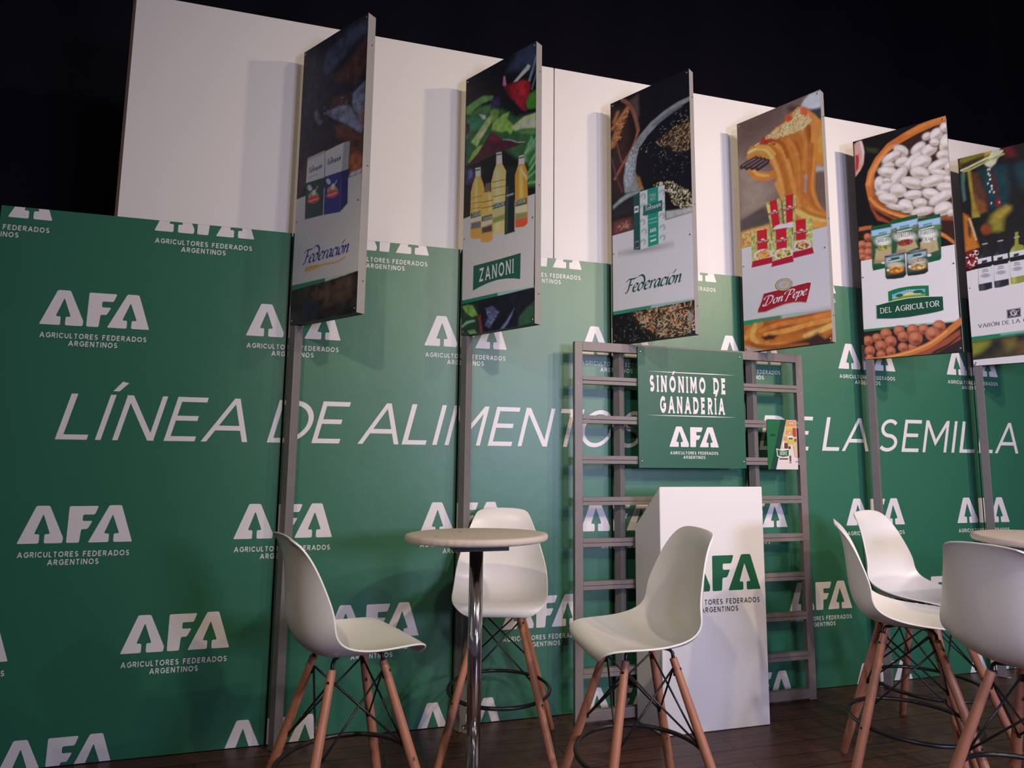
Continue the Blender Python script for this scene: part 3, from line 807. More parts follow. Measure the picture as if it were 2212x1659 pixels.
["r",24,70,[[900,670,210],[789,212,45],[900,509,144]],16,7,[97,563,119,594,162,587,175,556,124,544]],
["p",[545,15,49],1,[69,543,189,542,189,505,62,505]],
["p",[882,900,471],1,[123,658,131,666,141,666,148,655]],
["p",[436,13,32],1,[96,655,173,654,168,636,91,639]],
["p",[636,653,192],1,[193,691,308,683,306,518,190,519]],
["n",51,0.5,14,[193,691,308,683,306,518,190,519]],
["p",[702,22,42],1,[214,700,277,693,276,567,216,572]],
["e",[900,900,900],2,[254,544,306,541,259,510]],
["e",[900,742,229],3,[254,543,297,540,257,517]],
["r",25,70,[[900,900,401],[826,509,81],[146,170,57]],16,7,[216,540,238,570,278,563,294,533,248,520]],
["p",[545,15,49],1,[189,515,306,522,311,484,181,482]],
["p",[882,900,471],1,[238,635,246,643,256,642,262,632]],
["p",[436,13,32],1,[212,632,286,631,281,614,208,617]],
["p",[36,360,175],1,[1,191,263,189,498,176,499,172,262,170,3,162]],
["p",[560,859,800],10,[228,191,498,178,498,170,227,162]],
["p",[621,204,38],0,[3,162,262,169,499,173,495,-3,1,1]],
["p",[387,102,29],50,[109,160,489,167,496,117,336,85,137,103]],
["s",[789,372,81],6,18,[8,91,59,138,109,154]],
["s",[789,302,57],6,18,[21,119,81,69,175,27,333,12,492,19]],
["s",[789,270,53],6,18,[107,119,215,138,339,142,498,155]],
["s",[900,398,87],6,18,[136,91,259,97,392,116,497,122]],
["s",[652,204,38],6,18,[164,52,307,50,422,73,496,100]],
["s",[900,509,123],6,18,[72,154,51,91,81,51]],
["s",[882,372,76],6,18,[400,59,441,26,494,8]],
["s",[900,586,167],6,18,[357,51,421,67,498,89]],
["p",[60,27,16],10,[106,77,154,88,201,76,176,56,129,57]],
["p",[69,35,29],14,[378,40,421,62,461,28,495,40,494,-14,277,-9,175,10]],
["s",[436,134,32],5,14,[19,59,104,21,232,8,365,2]],
["p",[489,424,350],10,[2,40,43,26,121,-1,1,-5]],
["n",42,0.2,30,[3,162,499,173,495,-3,1,1]]],[["Don Pepe","brush",[900,900,900],[182,796,238,797],13,0],
["Don Pepe","brush",[900,900,900],[271,796,327,796],12,0],
["Don Pepe","brush",[900,900,900],[324,641,391,640],13,0],
["Don Pepe","brush",[900,900,900],[99,642,167,643],14,0],
["Don Pepe","brush",[900,900,900],[215,619,281,620],14,0],
["#",0,[575,360,229],[131,328,199,333,291,337,347,342,386,344,400,339,392,307,380,267,369,235,338,245,299,249,254,248,195,236,135,222,92,226,95,242,107,264,117,286],0,0],
["#",0,[900,900,900],[130,335,198,340,293,343,349,348,387,351,402,345,394,313,381,273,370,242,339,251,300,256,255,255,194,244,135,229,91,233,94,249,106,271,116,294],0,0],
["#",0,[436,19,38],[131,333,199,337,292,341,348,346,386,348,400,343,392,311,380,271,369,240,338,249,299,254,254,253,195,241,136,227,92,230,95,247,107,269,117,291],0,0],
["Don Pepe","brush",[900,900,900],[128,260,371,282],51,0],
["#",0,[268,148,71],[299,365,299,357,297,349,293,342,287,336,278,331,269,328,258,326,247,327,236,329,226,333,217,338,210,345,205,352,202,361,201,369,204,377,208,384,215,391,223,395,233,399,244,400,255,399,266,397,276,393,284,388,291,381,296,373],0,0],
["#",0,[736,554,229],[296,365,297,358,295,350,291,344,284,338,277,334,267,331,257,329,247,330,237,331,227,335,219,340,212,346,207,353,205,361,204,368,206,376,211,383,217,388,225,393,234,396,244,397,255,397,265,394,274,391,283,386,289,380,294,373],0,0],
["#",0,[436,260,110],[288,365,288,359,286,353,283,348,278,343,271,340,264,337,256,336,248,337,240,338,232,341,225,345,220,350,216,355,214,361,214,367,215,373,219,378,224,383,230,386,238,389,246,390,254,389,262,388,270,385,276,381,282,376,286,371],0,0],
["#",0,[436,636,900],[284,365,284,359,283,354,280,350,275,346,270,342,263,340,256,339,248,339,240,341,234,343,227,347,223,351,219,356,217,361,217,367,218,372,222,377,226,381,232,384,239,386,246,387,254,387,261,385,268,383,274,379,279,375,282,370],0,0],
["#",0,[826,509,144],[235,349,243,374,248,381,253,366,260,385,268,371,264,350],0,0]]],[[["p",[9,9,10],0,[9,1757,616,1520,487,-590,-192,-595]],
["p",[693,413,359],4,[7,1421,30,1429,48,1429,59,1388,62,1339,53,1267,34,1231,5,1197]],
["p",[474,27,25],6,[10,1340,28,1339,31,1306,23,1245,6,1223]],
["p",[864,780,771],6,[39,1426,50,1423,60,1350,52,1289,49,1364]],
["p",[45,66,18],16,[76,1371,136,1341,131,1322,79,1344]],
["p",[350,83,33],5,[70,1016,112,958,193,881,265,838,182,839,112,876,82,956]],
["p",[24,13,11],8,[87,965,152,902,208,852,183,844,114,911]],
["p",[577,184,39],3,[513,1438,439,1437,358,1426,275,1398,189,1360,120,1288,75,1208,57,1124,66,1043,104,971,165,914,234,861,289,833,383,804,497,782,498,808,346,843,267,878,188,939,139,987,112,1041,103,1111,115,1185,149,1253,199,1305,272,1343,355,1371,436,1388,510,1392]],
["p",[788,335,92],12,[64,1127,90,1214,133,1274,196,1342,217,1340,154,1267,102,1189,81,1112]],
["p",[350,97,23],8,[98,1107,108,1042,155,967,267,873,262,864,146,949,94,1025]],
["p",[708,267,60],12,[296,1399,378,1421,497,1431,496,1421,377,1401,303,1379]],
["s",[772,305,72],6,10,[77,1030,117,967,194,901,290,845]],
["p",[49,20,16],6,[498,808,346,843,267,878,188,939,139,987,112,1041,103,1111,115,1185,149,1253,199,1305,272,1343,355,1371,436,1388,510,1392,532,1383]],
["e",[102,62,45],4,[398,1334,423,1340,405,1309]],
["e",[678,627,583],4,[398,1338,420,1344,404,1316]],
["e",[856,841,816],14,[396,1345,411,1349,399,1332]],
["e",[461,378,295],12,[401,1326,414,1329,402,1320]],
["e",[102,62,45],4,[445,1330,476,1351,462,1296]],
["e",[678,627,583],4,[445,1335,474,1355,460,1303]],
["e",[856,841,816],14,[442,1345,462,1359,450,1327]],
["e",[461,378,295],12,[449,1316,467,1328,454,1307]],
["e",[102,62,45],4,[490,1360,512,1368,500,1328]],
["e",[678,627,583],4,[489,1364,510,1372,499,1335]],
["e",[856,841,816],14,[487,1372,502,1378,493,1356]],
["e",[461,378,295],12,[492,1348,504,1353,494,1340]],
["e",[102,62,45],4,[487,1256,518,1239,475,1195]],
["e",[678,627,583],4,[487,1261,516,1244,475,1202]],
["e",[856,841,816],14,[485,1278,505,1266,478,1245]],
["e",[461,378,295],12,[490,1228,507,1218,486,1211]],
["e",[102,62,45],4,[261,1285,297,1252,247,1255]],
["e",[678,627,583],4,[261,1290,295,1259,247,1262]],
["e",[856,841,816],14,[257,1300,281,1278,250,1285]],
["e",[461,378,295],12,[266,1271,286,1252,262,1263]],
["e",[102,62,45],4,[210,1261,261,1282,222,1231]],
["e",[678,627,583],4,[209,1265,258,1287,220,1238]],
["e",[856,841,816],14,[204,1274,239,1289,210,1259]],
["e",[461,378,295],12,[217,1249,246,1262,220,1241]],
["e",[102,62,45],4,[351,1271,387,1297,366,1241]],
["e",[678,627,583],4,[350,1276,385,1300,364,1248]],
["e",[856,841,816],14,[346,1285,371,1302,354,1270]],
["e",[461,378,295],12,[356,1259,377,1274,360,1251]],
["e",[102,62,45],4,[405,1244,445,1259,418,1207]],
["e",[678,627,583],4,[404,1248,443,1263,416,1214]],
["e",[856,841,816],14,[401,1258,427,1269,407,1240]],
["e",[461,378,295],12,[410,1229,433,1238,413,1220]],
["e",[102,62,45],4,[435,1284,460,1275,433,1257]],
["e",[678,627,583],4,[434,1288,457,1281,433,1264]],
["e",[856,841,816],14,[432,1295,448,1290,432,1282]],
["e",[461,378,295],12,[437,1275,451,1270,437,1268]],
["e",[102,62,45],4,[472,1192,506,1189,475,1160]],
["e",[678,627,583],4,[472,1197,504,1194,474,1167]],
["e",[856,841,816],14,[469,1205,491,1203,470,1189]],
["e",[461,378,295],12,[476,1181,495,1179,476,1172]],
["e",[102,62,45],4,[262,1213,299,1218,269,1180]],
["e",[678,627,583],4,[261,1218,296,1223,268,1187]],
["e",[856,841,816],14,[258,1227,282,1230,262,1210]],
["e",[461,378,295],12,[266,1201,287,1204,268,1193]],
["e",[102,62,45],4,[318,1201,365,1241,335,1172]],
["e",[678,627,583],4,[318,1206,363,1245,334,1179]],
["e",[856,841,816],14,[312,1215,344,1242,321,1200]],
["e",[461,378,295],12,[326,1188,353,1211,330,1181]],
["e",[102,62,45],4,[190,1210,223,1207,192,1186]],
["e",[678,627,583],4,[190,1215,221,1212,191,1194]],
["e",[856,841,816],14,[187,1221,209,1219,188,1209]],
["e",[461,378,295],12,[194,1203,212,1201,194,1197]],
["e",[102,62,45],4,[184,1171,237,1149,179,1133]],
["e",[678,627,583],4,[183,1175,235,1154,179,1141]],
["e",[856,841,816],14,[179,1186,215,1171,176,1167]],
["e",[461,378,295],12,[190,1155,221,1143,189,1146]],
["e",[102,62,45],4,[357,1179,412,1193,370,1134]],
["e",[678,627,583],4,[357,1183,410,1197,369,1141]],
["e",[856,841,816],14,[352,1196,389,1205,358,1172]],
["e",[461,378,295],12,[364,1160,396,1168,368,1148]],
["e",[102,62,45],4,[446,1136,501,1151,455,1105]],
["e",[678,627,583],4,[445,1141,498,1156,453,1112]],
["e",[856,841,816],14,[440,1150,477,1160,444,1134]],
["e",[461,378,295],12,[453,1124,485,1133,455,1116]],
["e",[102,62,45],4,[494,1107,514,1101,492,1071]],
["e",[678,627,583],4,[493,1111,512,1106,491,1078]],
["e",[856,841,816],14,[492,1120,505,1116,491,1102]],
["e",[461,378,295],12,[495,1094,506,1090,495,1084]],
["e",[102,62,45],4,[240,1128,286,1173,262,1096]],
["e",[678,627,583],4,[240,1133,284,1176,260,1103]],
["e",[856,841,816],14,[234,1143,265,1174,245,1127]],
["e",[461,378,295],12,[248,1113,274,1139,254,1104]],
["e",[102,62,45],4,[350,1116,399,1090,342,1076]],
["e",[678,627,583],4,[349,1120,397,1095,342,1083]],
["e",[856,841,816],14,[345,1132,378,1114,341,1111]],
["e",[461,378,295],12,[356,1098,384,1084,354,1088]],
["e",[102,62,45],4,[447,1087,495,1064,443,1064]],
["e",[678,627,583],4,[446,1091,492,1069,443,1070]],
["e",[856,841,816],14,[442,1098,474,1082,440,1087]],
["e",[461,378,295],12,[453,1078,480,1065,452,1072]],
["e",[102,62,45],4,[134,1108,160,1092,120,1062]],
["e",[678,627,583],4,[133,1113,157,1098,120,1069]],
["e",[856,841,816],14,[131,1125,148,1115,124,1101]],
["e",[461,378,295],12,[136,1087,150,1078,132,1075]],
["e",[102,62,45],4,[177,1116,200,1109,176,1096]],
["e",[678,627,583],4,[176,1121,197,1115,175,1103]],
["e",[856,841,816],14,[174,1126,189,1122,174,1116]],
["e",[461,378,295],12,[179,1111,191,1107,179,1106]],
["e",[102,62,45],4,[307,1063,366,1030,298,1026]],
["e",[678,627,583],4,[306,1068,363,1036,298,1033]],
["e",[856,841,816],14,[301,1079,341,1056,296,1060]],
["e",[461,378,295],12,[314,1047,348,1028,312,1037]],
["e",[102,62,45],4,[409,1046,472,1053,416,1009]],
["e",[678,627,583],4,[409,1051,470,1058,415,1016]],
["e",[856,841,816],14,[403,1061,446,1066,407,1042]],
["e",[461,378,295],12,[417,1031,454,1035,419,1021]],
["e",[102,62,45],4,[486,1036,510,1029,485,1014]],
["e",[678,627,583],4,[485,1040,508,1034,484,1021]],
["e",[856,841,816],14,[483,1046,499,1041,483,1035]],
["e",[461,378,295],12,[488,1030,502,1026,488,1025]],
["e",[102,62,45],4,[174,1070,213,1072,180,1037]],
["e",[678,627,583],4,[174,1075,211,1077,179,1044]],
["e",[856,841,816],14,[170,1084,196,1085,173,1067]],
["e",[461,378,295],12,[179,1058,201,1059,180,1050]],
["e",[102,62,45],4,[468,992,509,985,468,961]],
["e",[678,627,583],4,[468,997,507,990,468,968]],
["e",[856,841,816],14,[464,1005,492,1000,464,989]],
["e",[461,378,295],12,[473,981,496,977,473,973]],
["e",[102,62,45],4,[231,1037,277,1014,222,991]],
["e",[678,627,583],4,[231,1041,274,1019,222,998]],
["e",[856,841,816],14,[227,1054,258,1039,222,1030]],
["e",[461,378,295],12,[236,1016,262,1003,234,1004]],
["e",[102,62,45],4,[309,987,358,983,310,956]],
["e",[678,627,583],4,[308,992,355,987,310,963]],
["e",[856,841,816],14,[304,1001,337,997,305,985]],
["e",[461,378,295],12,[314,976,343,973,315,968]],
["e",[102,62,45],4,[397,968,442,946,390,934]],
["e",[678,627,583],4,[397,973,439,951,390,941]],
["e",[856,841,816],14,[393,982,423,967,389,965]],
["e",[461,378,295],12,[402,954,428,941,400,945]],
["e",[102,62,45],4,[143,1041,175,1032,142,1015]],
["e",[678,627,583],4,[142,1045,172,1037,141,1023]],
["e",[856,841,816],14,[140,1052,160,1046,139,1039]],
["e",[461,378,295],12,[146,1033,164,1028,146,1026]],
["e",[102,62,45],4,[177,998,230,975,170,959]],
["e",[678,627,583],4,[176,1003,227,980,170,967]],
["e",[856,841,816],14,[172,1014,207,998,168,994]],
["e",[461,378,295],12,[183,982,214,968,181,972]],
["e",[102,62,45],4,[445,930,507,954,456,898]],
["e",[678,627,583],4,[445,935,505,958,455,904]],
["e",[856,841,816],14,[439,945,481,961,444,928]],
["e",[461,378,295],12,[454,917,490,931,457,908]],
["e",[102,62,45],4,[267,926,307,902,255,884]],
["e",[678,627,583],4,[266,931,304,908,255,891]],
["e",[856,841,816],14,[263,943,289,927,256,921]],
["e",[461,378,295],12,[271,907,294,894,268,896]],
["e",[102,62,45],4,[339,927,378,921,340,895]],
["e",[678,627,583],4,[339,932,376,926,339,902]],
["e",[856,841,816],14,[336,940,362,936,336,923]],
["e",[461,378,295],12,[344,915,366,912,344,907]],
["e",[102,62,45],4,[348,870,408,871,351,841]],
["e",[678,627,583],4,[348,875,405,875,351,848]],
["e",[856,841,816],14,[342,883,383,883,344,868]],
["e",[461,378,295],12,[356,859,390,860,356,852]],
["e",[102,62,45],4,[453,861,500,870,462,817]],
["e",[678,627,583],4,[452,865,497,874,461,824]],
["e",[856,841,816],14,[448,876,480,883,453,854]],
["e",[461,378,295],12,[458,843,485,848,461,831]],
["e",[102,62,45],4,[213,932,259,911,209,914]],
["e",[678,627,583],4,[213,937,256,916,209,921]],
["e",[856,841,816],14,[209,943,239,928,207,934]],
["e",[461,378,295],12,[219,927,245,914,218,922]],
["e",[102,62,45],4,[489,827,507,836,496,807]],
["e",[678,627,583],4,[488,832,505,839,495,813]],
["e",[856,841,816],14,[487,837,498,842,490,827]],
["e",[461,378,295],12,[490,821,501,826,492,816]],
["p",[498,149,45],4,[7,854,42,855,79,851,77,826,6,829]],
["p",[30,13,11],8,[7,828,77,826,75,778,6,788]],
["p",[39,17,13],8,[433,802,501,797,495,654,460,708,431,727]],
["p",[256,70,25],5,[434,820,499,800,500,780,433,799]],
["p",[648,231,49],4,[431,727,459,703,493,657,494,634,458,677,431,703]],
["e",[70,23,15],4,[55,777,78,772,53,750]],
["e",[461,137,68],3,[54,780,76,775,53,755]],
["e",[634,240,125],9,[50,789,62,786,49,777]],
["e",[216,58,33],8,[59,765,70,762,58,757]],
["e",[70,23,15],4,[20,735,45,730,18,705]],
["e",[461,137,68],3,[19,738,43,733,17,710]],
["e",[634,240,125],9,[14,747,28,745,14,735]],
["e",[216,58,33],8,[24,721,36,718,24,713]],
["e",[70,23,15],4,[58,721,81,716,57,693]],
["e",[461,137,68],3,[57,723,79,718,56,698]],
["e",[634,240,125],9,[53,732,65,729,53,720]],
["e",[216,58,33],8,[62,708,73,705,62,701]],
["e",[70,23,15],4,[16,686,38,681,14,660]],
["e",[461,137,68],3,[15,689,36,684,14,665]],
["e",[634,240,125],9,[11,697,23,695,10,686]],
["e",[216,58,33],8,[19,674,30,672,19,667]],
["e",[70,23,15],4,[55,678,82,672,54,646]],
["e",[461,137,68],3,[54,680,80,675,53,651]],
["e",[634,240,125],9,[49,691,64,688,49,677]],
["e",[216,58,33],8,[60,662,73,660,59,654]],
["e",[70,23,15],4,[19,654,39,650,18,631]],
["e",[461,137,68],3,[19,657,38,653,18,635]],
["e",[634,240,125],9,[15,664,26,662,15,654]],
["e",[216,58,33],8,[23,644,32,642,22,637]],
["e",[70,23,15],4,[50,635,72,631,49,610]],
["e",[461,137,68],3,[49,638,70,634,48,614]],
["e",[634,240,125],9,[46,646,57,644,45,635]],
["e",[216,58,33],8,[54,624,64,621,54,617]],
["n",61,0.1,20,[33,1557,545,1373,497,653,4,632]],
["p",[788,789,789],0,[7,633,265,633,494,636,489,178,260,188,1,190]],
["p",[29,108,49],1,[76,844,184,839,186,644,162,564,72,558,68,594]],
["p",[382,612,872],5,[75,818,183,817,181,773,75,778]],
["p",[123,249,68],12,[75,778,181,773,179,746,74,751]],
["p",[8,108,39],1,[76,844,184,840,183,817,75,818]],
["e",[772,859,780],14,[135,734,175,725,133,704]],
["p",[511,437,238],4,[94,694,177,697,176,640,163,594,82,604]],
["p",[350,276,138],10,[82,604,163,594,164,612,83,622]],
["e",[301,305,56],2,[135,692,173,694,137,677]],
["r",33,50,[[584,583,99],[102,102,21]],6,5,[97,700,136,707,174,690,135,678]],
["p",[10,113,45],1,[115,793,157,793,156,777,114,778]],
["p",[4,44,18],1,[98,773,172,775,171,759,99,759]],
["s",[663,868,771],3,5,[103,765,167,768]],
["s",[350,658,728],3,4,[119,784,152,786]],
["p",[8,108,39],1,[68,588,166,587,162,563,72,558]],
["e",[772,789,780],1,[129,597,139,595,129,590]],
["p",[29,108,49],1,[323,834,436,838,426,571,418,557,357,552]],
["p",[382,612,872],5,[323,816,434,817,433,773,322,776]],
["p",[123,249,68],12,[322,776,433,773,432,747,320,749]],
["p",[8,108,39],1,[323,835,436,839,434,817,323,816]],
["e",[772,859,780],14,[367,730,412,719,365,697]],
["p",[511,437,238],4,[327,685,410,696,415,619,360,607,326,638]],
["p",[350,276,138],10,[326,638,360,607,361,625,327,656]],
["e",[724,658,583],2,[372,690,408,693,374,676]],
["r",33,50,[[900,900,900],[231,215,192]],6,5,[335,698,373,704,409,688,371,676]],
["p",[10,113,45],1,[348,792,392,793,391,775,347,776]],
["p",[4,44,18],1,[331,771,404,774,404,756,331,754]],
["s",[663,868,771],3,5,[336,762,399,766]],
["s",[350,658,728],3,4,[351,783,388,785]],
["p",[8,108,39],1,[359,581,426,587,421,560,357,552]],
["e",[772,789,780],1,[367,597,378,597,368,588]],
["e",[461,390,220],2,[388,640,400,637,387,625]],
["p",[29,108,49],1,[185,857,322,861,318,649,251,635,181,643]],
["p",[382,612,872],5,[185,833,321,838,319,788,184,790]],
["p",[123,249,68],12,[184,790,319,788,318,762,183,763]],
["p",[8,108,39],1,[185,859,322,862,321,838,185,833]],
["e",[772,859,780],14,[251,738,305,726,250,707]],
["p",[511,437,238],4,[212,703,299,709,315,658,251,639,204,646]],
["p",[350,276,138],10,[204,646,251,639,252,657,205,664]],
["e",[283,47,30],2,[252,701,292,702,254,681]],
["r",33,50,[[544,83,52],[94,18,13]],6,5,[210,710,253,720,293,698,251,682]],
["p",[10,113,45],1,[228,808,277,809,276,790,227,791]],
["p",[4,44,18],1,[212,786,292,788,291,767,212,769]],
["s",[663,868,771],3,5,[216,777,287,779]],
["s",[350,658,728],3,4,[231,799,273,801]],
["s",[179,102,45],2,5,[189,795,207,800,206,770]],
["s",[179,102,45],2,5,[299,796,321,794,317,774]],
["p",[18,32,30],1,[139,640,245,640,246,500,230,484,183,484,143,490,136,505]],
["p",[350,514,613],5,[143,626,240,629,239,593,142,585]],
["p",[39,125,52],8,[142,591,239,599,237,522,140,509]],
["p",[216,258,275],2,[141,637,193,646,243,639,192,632]],
["e",[708,738,613],12,[192,570,232,562,191,550]],
["e",[256,70,30],3,[192,533,237,530,192,512]],
["e",[805,325,42],3,[192,541,233,538,193,521]],
["r",35,40,[[900,481,58],[360,149,21]],10,7,[150,549,193,561,233,533,191,521]],
["p",[10,113,45],1,[171,619,216,619,215,606,171,607]],
["p",[4,44,18],1,[159,606,228,606,227,589,159,589]],
["s",[663,868,771],3,5,[164,596,222,599]],
["e",[772,789,780],1,[152,546,160,545,151,539]],
["p",[18,32,30],1,[253,637,358,639,357,500,339,488,296,487,254,490,249,505]],
["p",[350,514,613],5,[256,623,354,628,353,593,255,583]],
["p",[39,125,52],8,[255,589,353,599,351,523,253,509]],
["p",[216,258,275],2,[255,634,306,644,356,638,306,630]],
["e",[708,738,613],12,[306,571,346,563,305,550]],
["e",[256,70,30],3,[305,531,351,528,306,511]],
["e",[634,474,180],3,[306,539,348,536,306,519]],
["r",35,40,[[900,705,265],[287,215,87]],10,7,[264,547,307,559,347,531,305,519]],
["p",[10,113,45],1,[286,617,330,618,329,604,286,605]],
["p",[4,44,18],1,[272,602,342,606,341,590,273,587]],
["s",[663,868,771],3,5,[277,594,337,599]],
["e",[772,789,780],1,[266,546,274,545,266,538]],
["p",[20,223,102],1,[1,190,260,188,489,178,489,175,260,177,1,175]],
["p",[350,627,553],10,[221,189,489,181,489,173,221,172]],
["p",[20,13,14],0,[1,175,260,177,489,175,489,-10,-2,-28]],
["p",[31,15,15],20,[190,154,489,173,489,-10,278,-12]],
["p",[330,83,39],6,[241,6,376,57,487,128,489,73,373,7,288,-8]],
["p",[29,13,13],3,[345,10,421,47,491,100,491,92,424,35,354,0]],
["p",[24,17,23],6,[408,-8,446,16,493,61,488,-16]],
["e",[70,23,15],4,[191,157,220,154,189,123]],
["e",[461,137,68],3,[190,160,218,156,189,128]],
["e",[634,240,125],9,[185,170,201,168,185,155]],
["e",[216,58,33],8,[196,141,210,139,196,132]],
["e",[70,23,15],4,[259,153,289,150,257,118]],
["e",[461,137,68],3,[259,156,287,152,257,122]],
["e",[634,240,125],9,[253,167,269,165,252,151]],
["e",[216,58,33],8,[265,136,279,134,264,126]],
["e",[70,23,15],4,[314,151,341,147,312,118]],
["e",[461,137,68],3,[313,153,339,150,312,123]],
["e",[634,240,125],9,[309,163,323,161,308,149]],
["e",[216,58,33],8,[319,135,332,133,318,126]],
["e",[70,23,15],4,[391,158,422,154,389,120]],
["e",[461,137,68],3,[391,160,421,156,389,124]],
["e",[634,240,125],9,[385,172,402,170,384,156]],
["e",[216,58,33],8,[397,139,412,137,396,129]],
["e",[70,23,15],4,[121,145,152,141,119,109]],
["e",[461,137,68],3,[120,148,150,144,118,113]],
["e",[634,240,125],9,[114,159,131,157,114,143]],
["e",[216,58,33],8,[126,127,141,125,126,117]],
["e",[70,23,15],4,[209,120,238,116,207,85]],
["e",[461,137,68],3,[208,122,236,119,206,90]],
["e",[634,240,125],9,[203,133,219,131,202,118]],
["e",[216,58,33],8,[214,103,228,101,214,94]],
["e",[70,23,15],4,[205,53,231,51,204,23]],
["e",[461,137,68],3,[204,56,229,53,203,28]],
["e",[634,240,125],9,[200,65,213,63,199,52]],
["e",[216,58,33],8,[210,39,222,38,209,31]],
["e",[70,23,15],4,[254,48,276,46,252,21]],
["e",[461,137,68],3,[253,51,274,48,251,25]],
["e",[634,240,125],9,[249,59,261,57,248,47]],
["e",[216,58,33],8,[257,36,268,35,257,29]],
["e",[70,23,15],4,[357,118,393,114,354,74]],
["e",[461,137,68],3,[356,121,391,117,354,79]],
["e",[634,240,125],9,[350,135,369,132,349,115]],
["e",[216,58,33],8,[363,96,381,94,363,84]],
["e",[70,23,15],4,[271,101,308,97,268,56]],
["e",[461,137,68],3,[270,103,306,99,268,61]],
["e",[634,240,125],9,[264,117,283,115,262,98]],
["e",[216,58,33],8,[278,78,296,76,277,66]],
["e",[70,23,15],4,[71,125,98,122,70,94]],
["e",[461,137,68],3,[70,128,96,125,69,99]],
["e",[634,240,125],9,[66,137,80,136,65,124]],
["e",[216,58,33],8,[76,111,89,109,76,102]],
["e",[70,23,15],4,[22,115,50,112,20,82]],
["e",[461,137,68],3,[21,117,48,114,19,87]],
["e",[634,240,125],9,[16,127,31,126,15,113]],
["e",[216,58,33],8,[27,99,40,98,26,91]],
["e",[70,23,15],4,[143,97,175,93,141,59]],
["e",[461,137,68],3,[142,99,173,96,141,64]],
["e",[634,240,125],9,[137,111,154,109,136,95]],
["e",[216,58,33],8,[149,79,164,77,149,68]],
["e",[70,23,15],4,[140,37,167,34,139,5]],
["e",[461,137,68],3,[139,39,165,36,138,10]],
["e",[634,240,125],9,[135,49,149,47,134,35]],
["e",[216,58,33],8,[145,22,158,20,144,13]],
["e",[70,23,15],4,[89,74,120,71,87,38]],
["e",[461,137,68],3,[88,77,119,74,87,43]],
["e",[634,240,125],9,[83,88,99,86,82,72]],
["e",[216,58,33],8,[95,57,110,55,94,47]],
["e",[70,23,15],4,[29,50,58,47,27,16]],
["e",[461,137,68],3,[28,52,56,49,26,20]],
["e",[634,240,125],9,[23,63,38,61,22,48]],
["e",[216,58,33],8,[34,33,48,32,34,24]],
["e",[70,23,15],4,[88,20,113,17,86,-10]],
["e",[461,137,68],3,[87,22,111,20,86,-5]],
["e",[634,240,125],9,[83,31,96,30,82,19]],
["e",[216,58,33],8,[92,6,104,5,92,-2]],
["e",[70,23,15],4,[26,0,50,-2,25,-28]],
["e",[461,137,68],3,[25,3,49,1,24,-23]],
["e",[634,240,125],9,[21,11,34,10,21,-1]],
["e",[216,58,33],8,[30,-13,42,-14,30,-20]],
["s",[605,207,49],4,22,[4,-13,97,-7,192,7,329,51,425,119,496,180]],
["s",[838,390,125],4,6,[30,-7,192,13,329,58,425,126]]],[["ARVEJAS","serif",[52,44,30],[105,732,166,732],20,0],
["LENTEJAS","serif",[404,32,45],[210,739,291,738],25,0],
["POROTOS","serif",[159,119,144],[331,728,406,728],22,0],
["CHOCLO","serif",[772,449,87],[166,565,218,566],16,0],
["JARDINERA","serif",[461,41,45],[271,564,340,567],19,0],
["#",0,[12,207,68],[146,410,174,418,205,423,244,424,283,423,354,413,353,346,250,353,145,345],0,0],
["#",0,[179,474,872],[165,387,203,398,233,402,272,403,335,396,335,358,251,366,165,348],0,0],
["#",0,[461,738,872],[167,367,212,378,271,383,335,376,335,360,251,366,165,352],0,0],
["#",0,[891,705,165],[221,366,229,379,242,387,258,388,273,382,282,368,284,363],0,0],
["#",0,[900,900,371],[233,377,212,388,211,386],0,0],
["#",0,[900,900,371],[237,382,220,397,218,396],0,0],
["#",0,[900,900,371],[242,386,230,404,228,403],0,0],
["#",0,[900,900,371],[248,389,243,408,240,407],0,0],
["#",0,[900,900,371],[255,389,257,407,254,408],0,0],
["#",0,[900,900,371],[262,387,270,403,267,404],0,0],
["#",0,[900,900,371],[268,383,282,396,280,398],0,0],
["#",0,[900,900,371],[273,378,291,386,290,388],0,0],
["#",0,[900,900,371],[276,371,298,374,297,377],0,0],
["#",0,[186,401,68],[164,362,212,369,270,369,335,364,335,352,250,354,165,348],0,0],
["#",0,[31,137,36],[223,376,223,374,222,372,219,370,217,369,213,368,209,367,205,367,201,367,197,368,193,369,190,370,188,372,186,374,186,376,186,378,187,380,190,382,192,384,196,385,200,385,204,386,208,386,212,385,216,384,219,382,221,380,223,378],0,0],
["#",0,[31,137,36],[325,383,324,381,322,379,320,377,316,376,311,375,306,374,300,374,295,375,290,376,285,377,281,379,278,381,276,383,275,385,276,387,278,389,280,391,284,393,289,394,294,394,300,394,305,394,311,393,315,391,319,390,322,388,324,385],0,0],
["#",0,[52,199,45],[337,370,337,369,336,368,335,366,333,366,330,365,328,365,325,365,323,366,320,367,318,368,316,369,315,371,314,373,314,374,314,376,315,377,317,378,319,379,321,379,323,379,326,379,329,379,331,378,333,376,335,375,336,374,337,372],0,0],
["#",0,[31,137,36],[202,374,206,373,205,361,201,361],0,0],
["#",0,[838,859,863],[80,337,151,347,250,355,336,350,420,338,420,333,336,344,250,349,150,341,80,331],0,0],
["#",0,[8,83,39],[81,332,150,343,250,351,336,346,419,335,418,253,387,248,340,243,292,240,244,237,195,238,155,240,79,250],0,0],
["DEL AGRICULTOR","roman",[873,900,900],[98,278,400,280],34,0]]],[[["p",[13,14,13],0,[-24,1848,877,1505,714,-642,-256,-660]],
["p",[205,204,23],14,[11,1438,78,1444,159,1449,156,1392,74,1391,9,1373]],
["p",[57,36,16],10,[12,1394,145,1417,147,1389,31,1350,10,1351]],
["p",[549,406,63],10,[143,1444,183,1444,185,1420,149,1410]],
